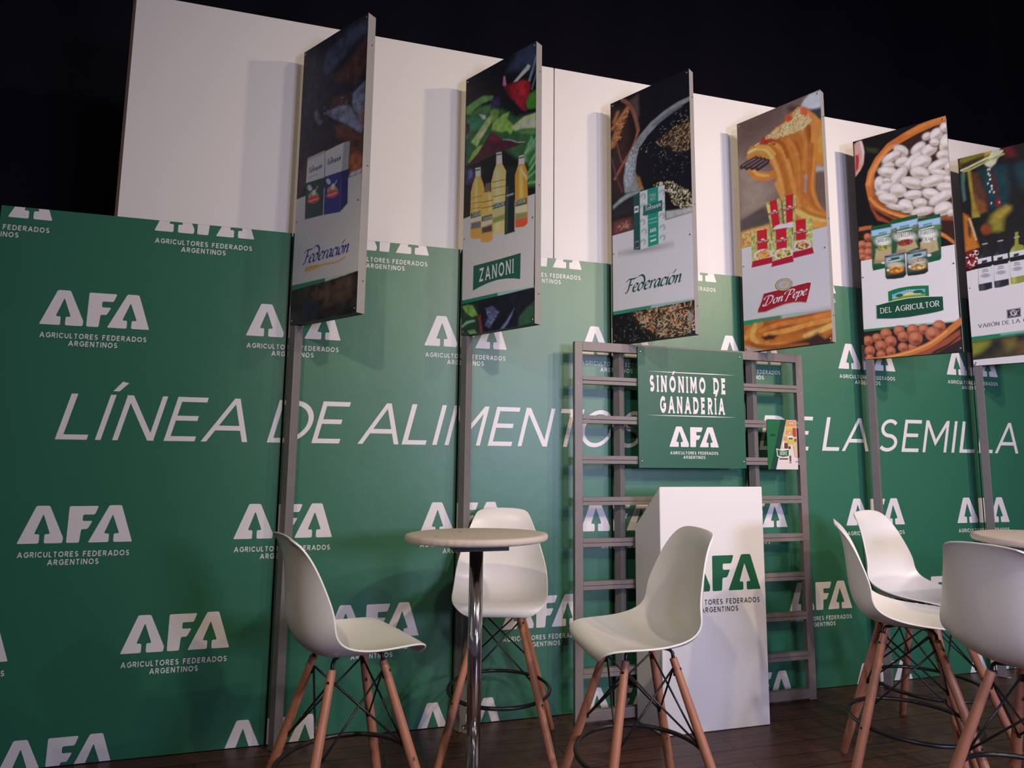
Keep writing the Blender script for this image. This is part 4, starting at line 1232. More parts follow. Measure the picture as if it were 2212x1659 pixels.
["p",[13,52,63],25,[107,1327,168,1330,208,1333,253,1309,266,1160,234,1014,158,1044,128,1146]],
["p",[16,60,81],40,[291,1297,383,1330,399,1021,313,1172]],
["p",[27,13,15],30,[237,1429,315,1440,332,1347,270,1335]],
["p",[129,16,21],22,[234,1436,284,1435,303,1366,257,1370]],
["p",[107,42,21],14,[66,1323,102,1302,132,1145,143,1058,92,1019,65,1110]],
["p",[65,180,141],7,[13,1329,35,1322,25,1228,28,1131,13,1124,9,1233]],
["p",[342,275,37],6,[47,1351,64,1346,67,1270,69,1163,90,1051,95,1000,52,1000,57,1112,50,1253]],
["p",[237,87,31],16,[73,1161,121,1095,133,1029,92,1019,76,1081]],
["p",[651,694,499],7,[141,1354,163,1384,182,1431,208,1460,224,1436,236,1403,210,1370,198,1342,175,1322,156,1334]],
["s",[621,645,391],3,9,[16,1349,56,1359,147,1389,236,1416]],
["s",[385,431,148],3,8,[26,1336,71,1343,154,1371,243,1393]],
["p",[101,18,15],12,[171,1292,188,1276,198,1179,199,1085,183,1131]],
["e",[814,872,877],3,[157,1312,160,1310,155,1306]],
["e",[814,872,877],3,[167,1312,170,1309,165,1305]],
["e",[814,872,877],3,[157,1283,160,1281,155,1276]],
["e",[814,872,877],3,[164,1270,168,1268,162,1264]],
["e",[814,872,877],3,[164,1241,168,1239,162,1235]],
["e",[814,872,877],3,[151,1216,154,1214,149,1210]],
["e",[814,872,877],3,[169,1193,173,1190,167,1186]],
["e",[814,872,877],3,[169,1172,172,1169,167,1165]],
["e",[814,872,877],3,[157,1157,160,1154,155,1150]],
["e",[814,872,877],3,[178,1148,182,1146,176,1142]],
["e",[814,872,877],3,[160,1077,163,1075,158,1071]],
["e",[282,13,16],5,[195,1070,210,1066,193,1049]],
["e",[850,431,457],3,[201,1072,205,1070,200,1066]],
["p",[273,256,31],22,[140,955,154,993,187,1021,228,1041,256,1029,256,1003,215,957,206,882,182,875,155,884]],
["p",[444,315,51],18,[178,997,235,1034,249,1015,192,963]],
["e",[292,68,23],10,[121,905,146,899,119,869]],
["p",[508,173,23],10,[8,1045,35,1017,48,956,60,890,78,792,37,780,2,777]],
["p",[57,30,15],10,[29,987,46,935,38,864,23,893]],
["s",[621,431,248],3,7,[38,1001,53,918,65,847]],
["p",[20,6,8],10,[2,762,73,783,64,636,-1,637]],
["r",41,70,[[363,25,25],[129,10,13],[814,728,725],[237,15,18]],8,12,[5,768,68,778,64,666,3,654]],
["n",71,0.2,25,[30,1529,583,1574,521,687,0,643]],
["p",[780,780,789],0,[-1,639,138,658,300,677,522,704,507,220,269,204,-9,192]],
["p",[16,20,25],2,[66,701,71,730,84,748,96,758,102,843,119,843,116,759,131,747,136,717,129,504,93,495,59,496,58,525]],
["p",[73,87,103],10,[75,717,90,732,87,503,66,500]],
["p",[730,771,818],1,[65,712,136,718,136,684,65,678]],
["p",[24,25,28],1,[85,696,114,700,113,683,85,679]],
["p",[12,11,15],1,[65,678,136,684,134,652,64,647]],
["p",[730,771,818],1,[64,647,134,651,131,546,61,541]],
["s",[282,295,309],2,5,[88,633,110,635]],
["e",[385,406,430],4,[99,594,124,594,100,580]],
["s",[129,131,141],2,3,[85,621,114,622]],
["s",[476,431,484],2,5,[98,808,120,809]],
["p",[16,20,25],2,[149,706,153,734,165,752,177,762,183,845,200,846,197,763,217,750,221,720,215,510,174,502,141,503,140,532]],
["p",[73,87,103],10,[157,722,171,736,168,510,148,508]],
["p",[730,771,818],1,[147,717,221,721,221,688,148,683]],
["p",[24,25,28],1,[167,701,195,705,194,687,167,683]],
["p",[12,11,15],1,[148,683,221,688,220,657,146,652]],
["p",[730,771,818],1,[146,652,220,655,217,552,143,548]],
["s",[282,295,309],2,5,[169,639,191,640]],
["e",[385,406,430],4,[180,600,204,600,181,587]],
["s",[129,131,141],2,3,[166,626,195,628]],
["s",[476,431,484],2,5,[179,811,201,812]],
["p",[301,337,40],2,[232,713,237,741,249,759,260,768,267,851,283,852,279,770,303,756,307,726,300,519,256,512,224,513,224,542]],
["p",[521,583,134],10,[240,729,254,743,250,520,231,517]],
["p",[730,771,818],1,[231,724,307,728,306,695,231,690]],
["p",[24,25,28],1,[250,708,277,712,276,695,250,691]],
["p",[12,11,15],1,[231,690,306,695,305,664,230,660]],
["p",[730,771,818],1,[230,660,305,663,302,561,227,557]],
["s",[282,295,309],2,5,[252,647,273,648]],
["e",[385,406,430],4,[263,609,286,609,263,595]],
["s",[129,131,141],2,3,[249,635,278,636]],
["s",[476,431,484],2,5,[263,817,284,818]],
["p",[57,10,16],2,[319,719,323,747,335,764,346,773,353,855,369,856,365,775,387,761,391,732,384,528,342,520,311,521,310,550]],
["p",[154,60,81],10,[327,735,340,749,336,528,317,526]],
["p",[730,771,818],1,[318,730,391,733,391,701,318,697]],
["p",[24,25,28],1,[336,714,363,718,362,701,336,697]],
["p",[12,11,15],1,[318,697,391,701,390,670,316,667]],
["p",[730,771,818],1,[316,667,390,669,386,569,313,565]],
["s",[282,295,309],2,5,[338,654,359,655]],
["e",[385,406,430],4,[348,616,371,616,349,603]],
["s",[129,131,141],2,3,[335,642,363,643]],
["s",[476,431,484],2,5,[349,821,369,823]],
["p",[16,229,97],1,[-9,192,269,204,507,217,505,193,267,178,-8,161]],
["p",[237,568,450],8,[153,198,269,205,507,219,507,209,268,193,153,187]],
["p",[57,49,16],0,[-8,161,267,178,505,193,496,55,259,49,-11,43]],
["p",[264,285,25],22,[-7,153,30,155,98,158,104,113,66,82,-9,66]],
["p",[16,16,13],30,[106,152,160,158,148,114,101,67,46,44,9,47]],
["p",[205,151,25],30,[168,151,220,156,226,111,181,82]],
["p",[148,77,21],30,[235,121,312,146,316,68,239,59]],
["p",[12,18,21],14,[230,178,267,178,279,150,236,143]],
["p",[780,780,789],0,[-11,38,258,47,495,54,492,2,255,-3,-11,-6]],
["e",[57,54,51],2,[6,7,11,7,6,0]]],[["#",0,[385,400,404],[191,351,264,355,261,294,189,289],0,0],
["#",0,[27,27,31],[196,344,259,348,256,299,195,296],0,0],
["#",0,[549,583,606],[243,321,242,316,241,312,238,308,236,306,232,304,228,303,225,303,221,304,217,306,214,309,212,312,210,316,209,321,209,325,210,330,211,334,213,338,216,340,220,342,223,343,227,343,231,342,235,340,238,337,240,334,242,330,243,325],0,0],
["#",0,[27,27,31],[240,322,239,319,238,316,237,314,235,312,233,311,230,310,228,310,225,311,223,312,221,314,219,317,218,319,218,322,217,325,218,328,219,331,220,333,222,335,225,337,227,337,229,337,232,337,234,335,236,333,238,331,239,328,240,325],0,0],
["#",0,[549,583,606],[224,334,230,335,233,319,240,336,245,336,234,308,229,308],0,0],
["#",0,[385,406,417],[202,340,213,330,208,326],0,0],
["#",0,[385,406,417],[255,344,244,334,249,328],0,0],
["#",0,[385,406,417],[199,301,210,312,213,304],0,0],
["#",0,[385,406,417],[252,305,244,312,241,305],0,0],
["VARÓN DE LA C","romanl",[112,113,115],[41,248,289,259],25,0]]]]''')
FW, FZ0, FZ1, FT = .5026, 1.981, 3.433, .044
FK = FW/.497
NU, NV = 176, 506
gu, gv = np.meshgrid(np.linspace(0, 497, NU), np.linspace(0, 1436, NV), indexing='ij')
def ss(x): x = np.clip(x, 0, 1); return x*x*(3-2*x)
def noise2(seed, sc_):
    rng = np.random.RandomState(seed); tot = np.zeros_like(gu)
    for o_ in range(3):
        s_ = sc_/(2**o_); n0, n1 = int(497/s_)+3, int(1436/s_)+3
        g_ = rng.rand(n0, n1); a = gu/s_; b = gv/s_; i = np.clip(a.astype(int), 0, n0-2); j = np.clip(b.astype(int), 0, n1-2); fa = ss(a-i); fb = ss(b-j)
        tot += ((g_[i, j]*(1-fa)+g_[i+1, j]*fa)*(1-fb)+(g_[i, j+1]*(1-fa)+g_[i+1, j+1]*fa)*fb-.5)/(2**o_)
    return tot
def window(pts, pad):
    p = np.array(pts, float).reshape(-1, 2)
    i0 = max(0, int((p[:, 0].min()-pad)/497*(NU-1))); i1 = min(NU, int((p[:, 0].max()+pad)/497*(NU-1))+2)
    j0 = max(0, int((p[:, 1].min()-pad)/1436*(NV-1))); j1 = min(NV, int((p[:, 1].max()+pad)/1436*(NV-1))+2)
    return p, slice(i0, max(i0, i1)), slice(j0, max(j0, j1))
def seg_dist(U, V, a, b):
    d = b-a; L2 = max(1e-9, d@d); t = np.clip(((U-a[0])*d[0]+(V-a[1])*d[1])/L2, 0, 1)
    return np.hypot(U-a[0]-t*d[0], V-a[1]-t*d[1])
def poly_sd(p, U, V):
    ins = np.zeros(U.shape, bool); dist = np.full(U.shape, 1e9)
    for k in range(len(p)):
        a, b = p[k-1], p[k]
        dist = np.minimum(dist, seg_dist(U, V, a, b))
        c = (a[1] > V) != (b[1] > V)
        if abs(b[1]-a[1]) > 1e-9: ins ^= c & (U < (b[0]-a[0])*(V-a[1])/(b[1]-a[1])+a[0])
    return np.where(ins, dist, -dist)
PX = 1.4
def paint(shapes):
    img = np.zeros((NU, NV, 3)); img[:] = .02
    def lay(si, sj, mk, col): img[si, sj] += (np.array(col)/1000-img[si, sj])*mk[..., None]
    for s in shapes:
        k = s[0]
        if k == 'p':
            p, si, sj = window(s[3], s[2]+2); U, V = gu[si, sj], gv[si, sj]
            if U.size: lay(si, sj, ss((poly_sd(p, U, V)+s[2]+PX)/(2*(s[2]+PX))), s[1])
        elif k == 's':
            p, si, sj = window(s[4], s[3]+s[2]+2); U, V = gu[si, sj], gv[si, sj]
            if U.size:
                q = np.array(catmull([tuple(x) for x in p], 5)) if len(p) > 2 else p
                d = np.min([seg_dist(U, V, a, b) for a, b in zip(q, q[1:])], axis=0)
                lay(si, sj, ss((s[3]*.8-d+s[2]+PX)/(2*(s[2]+PX))), s[1])
        elif k == 'e':
            c, a, b = np.array(s[3], float).reshape(3, 2); A = np.stack([a-c, b-c], 1)
            if abs(np.linalg.det(A)) < .5: A = A+np.eye(2)
            ext = np.abs(A).sum(1); pad = s[2]+2
            p, si, sj = window([c[0]-ext[0], c[1]-ext[1], c[0]+ext[0], c[1]+ext[1]], pad); U, V = gu[si, sj], gv[si, sj]
            if U.size:
                I = np.linalg.inv(A); x = I[0, 0]*(U-c[0])+I[0, 1]*(V-c[1]); y = I[1, 0]*(U-c[0])+I[1, 1]*(V-c[1])
                rr_ = min(np.linalg.norm(A[:, 0]), np.linalg.norm(A[:, 1]))
                lay(si, sj, ss(((1-np.hypot(x, y))*rr_+s[2]+PX)/(2*(s[2]+PX))), s[1])
        elif k == 'r':
            p, _, _ = window(s[6], 0); rng = random.Random(s[1]); lo, hi = p.min(0), p.max(0); done = 0; tries = 0
            while done < s[2] and tries < s[2]*20:
                tries += 1; x, y = rng.uniform(lo[0], hi[0]), rng.uniform(lo[1], hi[1])
                if poly_sd(p, np.array([[x]]), np.array([[y]]))[0, 0] < 0: continue
                done += 1; an = rng.uniform(0, math.pi); l = s[4]*rng.uniform(.4, 1.1)/2; hw = s[5]*rng.uniform(.35, .6)
                a, b = np.array((x-l*math.cos(an), y-l*math.sin(an))), np.array((x+l*math.cos(an), y+l*math.sin(an)))
                _, si, sj = window([*a, *b], hw+2); U, V = gu[si, sj], gv[si, sj]
                if U.size: lay(si, sj, ss((hw-seg_dist(U, V, a, b)+PX)/(2*PX)), rng.choice(s[3]))
        elif k == 'n':
            p, si, sj = window(s[4], 2); U, V = gu[si, sj], gv[si, sj]
            if U.size:
                mk = ss((poly_sd(p, U, V)+1)/2)[..., None]; nz_ = noise2(s[1], s[3])[si, sj][..., None]
                img[si, sj] *= 1+mk*s[2]*nz_*1.6
    return np.clip(img, .003, .92)
STY = {'slab': dict(t=.085, gap=.10, xs=.52, serif=.07, slab=.06), 'serif': dict(t=.08, gap=.14, xs=.6, contrast=.6, serif=.05, slab=.05),
       'roman': dict(t=.085, gap=.12, xs=.95, contrast=.45, serif=.03, slab=.05), 'romanl': dict(t=.07, gap=.16, xs=1.0, contrast=.4, serif=.06, slab=.035)}
def style_polys(txt, sty):
    if sty == 'script': return script_polys(txt)
    if sty == 'brush': return script_polys(txt, nib=.05, gap=.03, shear=.24, ang=30, mn=.02)
    if sty == 'logo': return 1.0, [[(x, y/.366) for x, y in p] for p in logo_polys()]
    return text_polys(txt, shear=.12 if sty == 'serif' and txt in ('ARVEJAS', 'LENTEJAS', 'POROTOS') else 0, **STY[sty])
def flat_mat(cache={}, col=None):
    k = tuple(col)
    if k not in cache: cache[k] = mat('poster_ink', [c/1000 for c in col], .42, spec=.4)
    return cache[k]
FLAGS = [(1.0886, -0.0549, 51.2), (1.9471, -0.0529, 55.9), (2.8157, -0.0549, 57.9), (3.6682, -0.0640, 63.0), (4.5297, -0.0843, 54.7), (5.4044, -0.0923, 54.7)]
FLAB = ['flag sign with two flour bags, blue script and bread photo', 'flag sign with oil bottles and salad leaves photo', 'flag sign with green tea packet and dark bowl photo',
        'flag sign with red pasta packets and fork of spaghetti', 'flag sign with bowl of white beans and legume bags', 'flag sign with wine bottles and glass, cut by right picture edge']
for i, (fx, fy, fa) in enumerate(FLAGS):
    a = math.radians(fa); e = Vector((math.cos(a), -math.sin(a), 0)); nrm = Vector((-math.sin(a), -math.cos(a), 0))
    root = thing('flag_sign', FLAB[i], 'flag sign', (fx, fy, 0), 0, 'flag signs along the backdrop')
    def W3(u, v, off=0): return e*u + nrm*off + Vector((0, 0, FZ0+v))
    # post: a square tube, turned with the flag
    mb = MB(); mb.obox((0, 0, .004), e*FT, -nrm*FT, (0, 0, FZ0-.006)); obj('post', mb, M_steel, root, autosmooth=.002)
    # frame box of the flag
    mb = MB(); mb.obox((0, 0, FZ0), e*FW, -nrm*FT, (0, 0, FZ1-FZ0), 0)
    mb.m[0] = 1; mb.m[4] = 1
    obj('sign_frame', mb, [M_frame, M_back], root, autosmooth=.0015)
    # printed face
    shapes, marks = ART[i]
    img = paint(shapes)
    me = bpy.data.meshes.new('poster')
    co = np.zeros((NU, NV, 3)); uu_ = gu/1000*FK; vv_ = gv/1000*FK
    for ax in range(3): co[..., ax] = e[ax]*uu_ + nrm[ax]*.0022 + (FZ0+vv_ if ax == 2 else 0)
    idx = np.arange(NU*NV).reshape(NU, NV)
    quads = np.stack([idx[:-1, :-1], idx[1:, :-1], idx[1:, 1:], idx[:-1, 1:]], -1).reshape(-1, 4)
    base_v = [tuple(p) for p in co.reshape(-1, 3)]; base_f = quads.tolist()
    mats = [M_poster]; mb = MB(); mb.v = base_v; mb.f = base_f; mb.m = [0]*len(base_f)
    back = MB()
    # the sheet has a rim so that it is a thin board, not a film
    mb.obox(W3(0, 0, .0002), e*FW, nrm*.0019, (0, 0, FZ1-FZ0), 1); mats.append(M_frame)
    for li, mk in enumerate(marks):
        txt, sty, col, q, h, _ = mk
        off = .0026+.00012*li; ik = Ink(nrm)
        if txt == '#': ik.poly([(q[k], q[k+1]) for k in range(0, len(q), 2)], 0)
        else:
            wid, PS = style_polys(txt, sty); ax_, az_, bx_, bz_ = q; kx, kz = (bx_-ax_)/wid, (bz_-az_)/wid
            ik.polys(PS, lambda x, y: (ax_+x*kx, az_+x*kz+y*h), 0)
        mm = flat_mat(col=col)
        if mm not in mats: mats.append(mm)
        ik = ik.clip(1, 496, 1, 1435)
        ik.to(mb, lambda u, v: W3(u/1000*FK, v/1000*FK, off), mats.index(mm))
    p = obj('poster', mb, mats, root)
    ca = p.data.color_attributes.new('ink', 'FLOAT_COLOR', 'POINT')
    arr = np.ones((len(p.data.vertices), 4), np.float32); arr[:NU*NV, :3] = img.reshape(-1, 3); ca.data.foreach_set('color', arr.ravel())
    for u, v in ((.014, .02), (FW-.014, .02), (.014, 1.434), (FW-.014, 1.434), (.014, .53), (FW-.014, .53)):
        mb = MB(); c = W3(u, v, .0024); mb.tube([c, c+nrm*.002, c+nrm*.003], [.005, .005, .003], 10); obj('screw', mb, M_bolt, root, smooth=True)
    for v in (.15, .7, 1.3):
        mb = MB(); c = W3(FW, v, -FT*.6); mb.tube([c, c+e*.002], .0035, 8); obj('rivet', mb, M_back, root)
    for sgn in (0, 1):
        mb = MB()
        o_ = (e*(FT if sgn else -.0222))
        mb.obox(o_-nrm*.012+Vector((0, 0, .0)), e*.022, -nrm*.028, (0, 0, .003)); mb.obox(o_+(e*.0 if sgn else e*.0192)-nrm*.012, e*.003, -nrm*.028, (0, 0, .034))
        for zz in (.018,):
            c = o_+e*(.003 if sgn else .0192)-nrm*.026+Vector((0, 0, zz)); mb.tube([c, c+e*(.005 if sgn else -.005)], .005, 8)
        obj('foot_bracket', mb, M_bolt, root)

# ------------------------------------------------------------------ grey ladder rack
root = thing('ladder_rack', 'tall grey steel ladder rack standing against the green backdrop behind the lectern', 'display rack', (3.3, -.117, 0))
X0, X1, RW, YF, YB = 2.5556-3.3, 4.0105-3.3, .046, -.02, .010
def bar(name, x0, z0, x1, z1): mb = MB(); mb.box(x0, YF, z0, x1, YB, z1); return obj(name, mb, M_rack, root, autosmooth=.002)
bar('upright', X0, .002, X0+RW, 1.975); bar('upright', X1-RW, .002, X1, 1.975)
bar('top_rail', X0+RW, 1.925, X1-RW, 1.975); bar('bottom_rail', X0+RW, .010, X1-RW, .062)
for zc in (1.764, 1.551, 1.335, 1.116, 0.900, 0.681, 0.461, 0.242):
    mb = MB(); mb.box(X0+RW, YF, zc+.001, X1-RW, YB, zc+.022); mb.box(X0+RW, YF+.001, zc-.021, X1-RW, YB, zc-.0015)
    obj('rung', mb, M_rack, root, autosmooth=.0012)
for x in (X0+.018, X1-.018):
    mb = MB(); c = Vector((x, YF, 1.742)); mb.tube([c, c+Vector((0, -.002, 0))], .005, 10); obj('bolt', mb, M_frame, root)

# slogan board hung on the rack
BX, BZ = 2.9225, 1.2943; BW, BH = .670, .670
root = thing('slogan_board', 'square green board with white slogan hung on the grey rack above the lectern', 'sign board', (BX, -.1375, BZ))
mb = MB(); mb.box(0, -.012, 0, BW, 0, BH)
ik = Ink()
def bpx(px, py):   # board coordinates from a fraction of its printed layout
    return ((px-12)/1325*BW, (1545-py)/1500*BH)
def bline(txt, x0, y0, x1, h, **kw):
    wid, PS = text_polys(txt, **kw); a = bpx(x0, y0); b = bpx(x1, y0)
    ik.polys(PS, lambda x, y: (a[0]+x*(b[0]-a[0])/wid, a[1]+y*h/1500*BH), 0)
bline('SINÓNIMO DE', 138, 606, 1114, 208, t=.125, gap=.06, xs=.42, serif=.065, slab=.11)
bline('GANADERÍA', 260, 868, 1088, 212, t=.125, gap=.06, xs=.42, serif=.065, slab=.11)
for y in (352, 898):
    a = bpx(110, y); b = bpx(1230, y); ik.poly([(a[0], a[1]), (a[0]+.25*(b[0]-a[0]), a[1]-.0022), (a[0]+.7*(b[0]-a[0]), a[1]-.0026), (b[0], b[1]), (a[0]+.72*(b[0]-a[0]), a[1]+.0026), (a[0]+.3*(b[0]-a[0]), a[1]+.002)], 0)
a = bpx(378, 1284); b = bpx(988, 1284); ik.logo(a[0], a[1], b[0]-a[0], 0)
ik.to(mb, lambda x, z: (x, -.0126, z), 1)
obj('board', mb, [M_board, M_slogan], root)
for x, z in ((.016, BH-.03), (BW-.022, BH-.03), (.018, .036), (BW-.016, .036)):
    mb = MB(); mb.tube([(x, -.012, z), (x, -.015, z), (x, -.0165, z)], [.0058, .0058, .003], 12); obj('bolt', mb, M_bolt, root, smooth=True)

# small flyer on the rack, hung upside down
root = MB(); FWd, FHt = .204, .290
def ink_mat(name, c): return mat(name, c, .4, spec=.4)
fm = [ink_mat('flyer_green', (.01, .13, .045)), ink_mat('flyer_dark', (.008, .05, .035)), ink_mat('flyer_pale', (.72, .62, .60)), ink_mat('flyer_orange', (.62, .30, .12)),
      ink_mat('flyer_yellow', (.60, .48, .05)), ink_mat('flyer_red', (.45, .06, .04)), ink_mat('flyer_white', (.82, .8, .76)), ink_mat('flyer_brown', (.12, .05, .03)), ink_mat('flyer_cream', (.62, .47, .27))]
mb = root; mb.box(0, -.0015, 0, FWd, 0, FHt, 0)
layers = []
def fp(mi, P):
    ik = Ink(); ik.poly([(x*FWd, z*FHt) for x, z in P], 0); layers.append((ik, mi))
def fr(mi, x0, z0, x1, z1): fp(mi, [(x0, z0), (x1, z0), (x1, z1), (x0, z1)])
fp(1, [(.47, .999), (.66, .999), (.26, .001), (.08, .001)])
fp(2, [(.66, .999), (.999, .999), (.999, .001), (.26, .001)])
fp(3, [(.655, .99), (.985, .99), (.985, .86), (.61, .86)])
fp(8, [(.60, .85), (.985, .85), (.985, .42), (.45, .42)])
fr(4, .64, .80, .84, .845); fr(3, .63, .70, .86, .79); fp(8, [(.70, .73), (.76, .77), (.80, .74), (.76, .70)]); fr(5, .86, .66, .98, .84)
fr(3, .54, .58, .66, .66); fr(4, .67, .52, .90, .61); fr(6, .69, .60, .88, .67); fr(0, .71, .605, .86, .64); fr(5, .90, .56, .98, .62)
fr(7, .56, .42, .68, .53); fp(6, [(.49, .44), (.54, .44), (.56, .56), (.51, .56)]); fr(2, .68, .30, .84, .49); fr(7, .69, .41, .77, .47); fr(7, .72, .16, .77, .28); fr(7, .71, .13, .78, .145); fr(7, .92, .15, .97, .165)
fp(8, [(.86, .48), (.985, .48), (.985, .24), (.90, .26)]); fr(7, .38, .20, .66, .225)
fp(6, [(.28, .42), (.46, .385), (.72, .41), (.70, .25), (.50, .235), (.30, .26)])
fp(0, [(.305, .40), (.47, .37), (.70, .395), (.685, .27), (.50, .25), (.32, .275)])
wid, PS = text_polys('ZANONI', t=.085, gap=.10, xs=.52, serif=.07, slab=.06); ik = Ink()
ik.polys(PS, lambda x, y: ((.635-x/wid*.24)*FWd, (.360-y*.075)*FHt), 0); layers.append((ik, 6))
wid, PS = text_polys('AFA', t=.12, gap=.06); ik = Ink(); ik.polys(PS, lambda x, y: ((.88-x/wid*.14)*FWd, (.945-y*.03)*FHt), 0); layers.append((ik, 6))
for z in (.70, .685, .67):
    ik = Ink(); ik.poly([(.11*FWd, z*FHt), (.27*FWd, z*FHt), (.27*FWd, (z+.006)*FHt), (.11*FWd, (z+.006)*FHt)], 0); layers.append((ik, 1))
for li, (ik, mi) in enumerate(layers): ik.clip(.0005, FWd-.0005, .0005, FHt-.0005).to(mb, lambda x, z: (x, -.0018-.00012*li, z), mi)
o = obj('flyer', mb, fm); o.location = (3.7450, -.1375, 1.2893)
tag(o, 'small green flyer hung upside down on right side of the grey rack', 'flyer')

# ------------------------------------------------------------------ lectern
root = thing('lectern', 'white box lectern with green emblem standing before the grey rack', 'lectern', (3.23, -.26, 0))
x0, x1, yf, yb, zt, zk = 2.929-3.23, 3.532-3.23, -.10, .10, 1.204, .985
mb = MB()
P = [(x0, yf, .002), (x1, yf, .002), (x1, yf, zt), (x0, yf, zt), (x0-.042, yb, .002), (x1+.03, yb, .002), (x1+.03, yb, zk), (x0-.042, yb, zk)]
mb.add(P, [(0, 1, 2, 3), (5, 4, 7, 6), (4, 0, 3, 7), (1, 5, 6, 2), (3, 2, 6, 7), (4, 5, 1, 0)], 0)
body = obj('body', mb, M_lect, root, autosmooth=.004)
mb = MB(); ik = Ink(); ik.logo(.0, 0, .49, 0, 1); ik.to(mb, lambda x, z: (3.016-3.23+x*.99, yf-.0008, .676+z), 0)
obj('emblem', mb, [M_lgreen, M_lgrey], body)

# ------------------------------------------------------------------ tables
def make_table(loc, label, tilt=0):
    t = thing('cocktail_table', label, 'table', loc, 0, 'round cocktail tables')
    R = .293; zt = 1.034
    mb = MB(); prof = [(0, zt-.03), (R-.02, zt-.03), (R-.006, zt-.027), (R, zt-.018), (R, zt-.008), (R-.004, zt-.002), (R-.02, zt), (0, zt)]
    n = 160; vs = []; fs = []
    rng = random.Random(4); ph = [(rng.randint(20, 90), rng.random()*6.28, rng.random()) for _ in range(10)]
    for r, z in prof:
        for j in range(n):
            a = 2*math.pi*j/n; d = 0
            if r > R-.01 and z < zt-.004: d = .0012*sum(w__*math.sin(k*a+p_) for k, p_, w__ in ph)/2
            vs.append(((r+d)*math.cos(a), (r+d)*math.sin(a), z))
    for i in range(len(prof)-1):
        for j in range(n): fs.append((i*n+j, i*n+(j+1) % n, (i+1)*n+(j+1) % n, (i+1)*n+j))
    vs = [(x, y, z-zt) for x, y, z in vs]; mb.add(vs, fs); top = obj('tabletop', mb, M_cloth, t, smooth=True); top.location = (0, 0, zt); top.rotation_euler = (math.radians(-tilt), 0, 0)
    for x, y, r in ((-.18, -.10, .004), (-.06, .05, .005), (-.10, -.04, .0025), (.02, .06, .002), (-.04, -.2, .0025)):
        mb = MB(); mb.tube([(x, y, .0001), (x, y, .0006)], r, 8); obj('stain', mb, M_black, top)
    mb = MB(); mb.box(-.11, -.11, zt-.058, .11, .11, zt-.036); obj('mounting_plate', mb, M_black, t)
    mb = MB(); mb.tube([(0, 0, .016), (0, 0, zt-.058)], .0285, 40); obj('pole', mb, M_chrome, t, smooth=True)
    mb = MB(); mb.lathe([(.215, 0), (.22, .004), (.215, .012), (.10, .018), (.045, .024), (.034, .04), (.0292, .05)], n=64); obj('base', mb, M_chrome, t, smooth=True)
    return t
make_table((1.917, -.690, 0), 'round cloth-wrapped cocktail table on chrome pole among the three left stools', 2.3)
make_table((4.30, -1.25, 0), 'round cloth-wrapped cocktail table at right picture edge, only its rim showing')

# ------------------------------------------------------------------ bar stools
ROWS = [(.208, -.042, .125, 0, 0), (.222, -.027, .160, -.010, 0), (.222, -.008, .184, -.010, 0), (.200, .006, .202, -.004, .002), (.155, .006, .213, 0, .010), (.08, -.006, .221, 0, .024), (.0, -.018, .226, 0, .040),
        (-.08, -.020, .229, .004, .058), (-.14, -.008, .229, .020, .072), (-.180, .028, .226, .046, .072), (-.199, .075, .220, .066, .052), (-.207, .13, .211, .070, .030), (-.211, .19, .198, .060, .014),
        (-.215, .25, .182, .046, .004), (-.222, .305, .164, .032, -.002), (-.232, .346, .149, .020, -.006), (-.243, .373, .137, .010, -.008), (-.251, .387, .124, .004, -.010), (-.256, .393, .098, 0, -.008)]
SEAT = .690
def make_shell():
    nu = 24; vs = []; fs = []; k = len(ROWS)
    for x, z, w_, ex, ez in ROWS:
        for j in range(nu+1):
            u = math.sin((j/nu-.5)*math.pi*.96)/math.sin(.48*math.pi); l = abs(u)**2.6
            vs.append((x+ex*l, -w_*u, SEAT+z+ez*l))
    for i in range(k-1):
        for j in range(nu): q = i*(nu+1)+j; fs.append((q, q+1, q+nu+2, q+nu+1))
    mb = MB(); mb.add(vs, fs); return mb
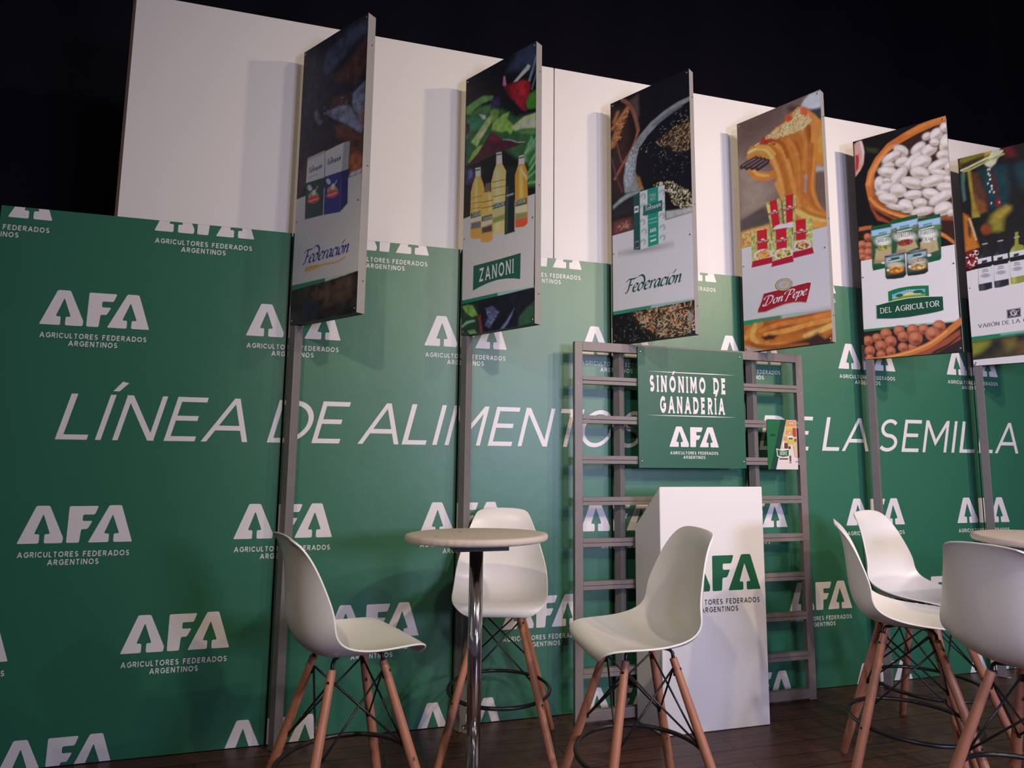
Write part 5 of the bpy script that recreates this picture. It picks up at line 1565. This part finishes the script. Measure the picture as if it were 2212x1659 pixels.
def make_stool(label):
    t = thing('bar_stool', label, 'bar stool', group='white shell bar stools')
    sh = obj('seat_shell', make_shell(), M_plastic, t, smooth=True)
    so = sh.modifiers.new('thickness', 'SOLIDIFY'); so.thickness = .007; so.offset = 0
    sb = sh.modifiers.new('round', 'SUBSURF'); sb.levels = 1; sb.render_levels = 2
    Zt, a, b = .635, .091, .257
    def at(sx, sy, z): s = b+(a-b)*z/Zt; return Vector((sx*s, sy*s, z))
    Q = [(1, 1), (1, -1), (-1, -1), (-1, 1)]
    for sx, sy in Q:
        mb = MB(); zs = (.001, .004, .12, .35, .60, Zt-.003, Zt); rs = (.0135, .0158, .0178, .0172, .0145, .0138, .0122)
        mb.tube([at(sx, sy, z) for z in zs], rs, 16); leg = obj('leg', mb, M_leg, t, smooth=True)
        for z in (.60, .28):
            mb = MB(); p = at(sx, sy, z); d = Vector((sx, sy, .2)).normalized(); rad = .0145 if z > .5 else .0175
            mb.tube([p+d*(rad-.001), p+d*(rad+.0012)], .0048, 10); obj('screw', mb, M_black, leg)
        mb = MB(); p = at(sx, sy, Zt)
        mb.tube([(sx*.045, sy*.045, .664), (sx*.082, sy*.082, .662), (sx*.090, sy*.090, .652), p+Vector((0, 0, .004)), at(sx, sy, .575)+Vector((-sx*.011, -sy*.011, 0))], .0065, 10)
        obj('bracket', mb, M_black, t, smooth=True)
    mb = MB(); mb.box(-.05, -.05, .660, .05, .05, .667); obj('mounting_plate', mb, M_black, t)
    for i in range(4):
        A, B = Q[i], Q[(i+1) % 4]
        for P_, R_ in ((A, B), (B, A)):
            p = at(*P_, .600); q = at(*R_, .360); d = (q-p).normalized()
            ip = Vector((-P_[0], -P_[1], 0)).normalized()*.013; iq = Vector((-R_[0], -R_[1], 0)).normalized()*.015
            mb = MB(); mb.tube([p+ip, q+iq], .0038, 8); mb.tube([q+iq*.8, q+iq*1.5], .006, 8)
            obj('brace_rod', mb, M_black, t, smooth=True)
    mb = MB(); R = .2355; mb.tube([(R*math.cos(x*math.pi/36), R*math.sin(x*math.pi/36), .28) for x in range(72)], .0085, 12, closed=True); obj('foot_ring', mb, M_black, t, smooth=True)
    for sx, sy in Q:
        mb = MB(); mb.tube([(sx*.05, sy*.05, .664), (sx*.05, sy*.05, .672)], .014, 14); obj('spacer', mb, M_plastic, t)
    return t
STO = [((1.421, -.878), .37, 'white shell bar stool turned away, left of the left table'), ((2.111, -.318), -1.846, 'white shell bar stool facing us behind the left table'),
       ((2.466, -1.045), 3.099, 'white shell bar stool facing left, in front of the white lectern'), ((3.70, -1.05), -.72, 'white shell bar stool in profile, nearer of the two overlapping stools right of rack'),
       ((4.15, -.723), -1.28, 'white shell bar stool seen behind the profile stool, nearest the green panels on the right'), ((3.665, -1.585), .16, 'white shell bar stool with its back to us at right picture edge')]
st0 = None
for (x, y), rz, lab in STO:
    if st0 is None:
        st0 = make_stool(lab); st0.location = (x, y, 0); st0.rotation_euler = (0, 0, rz)
    else: dup(st0, (x, y, 0), rz, lab, 'white shell bar stools')
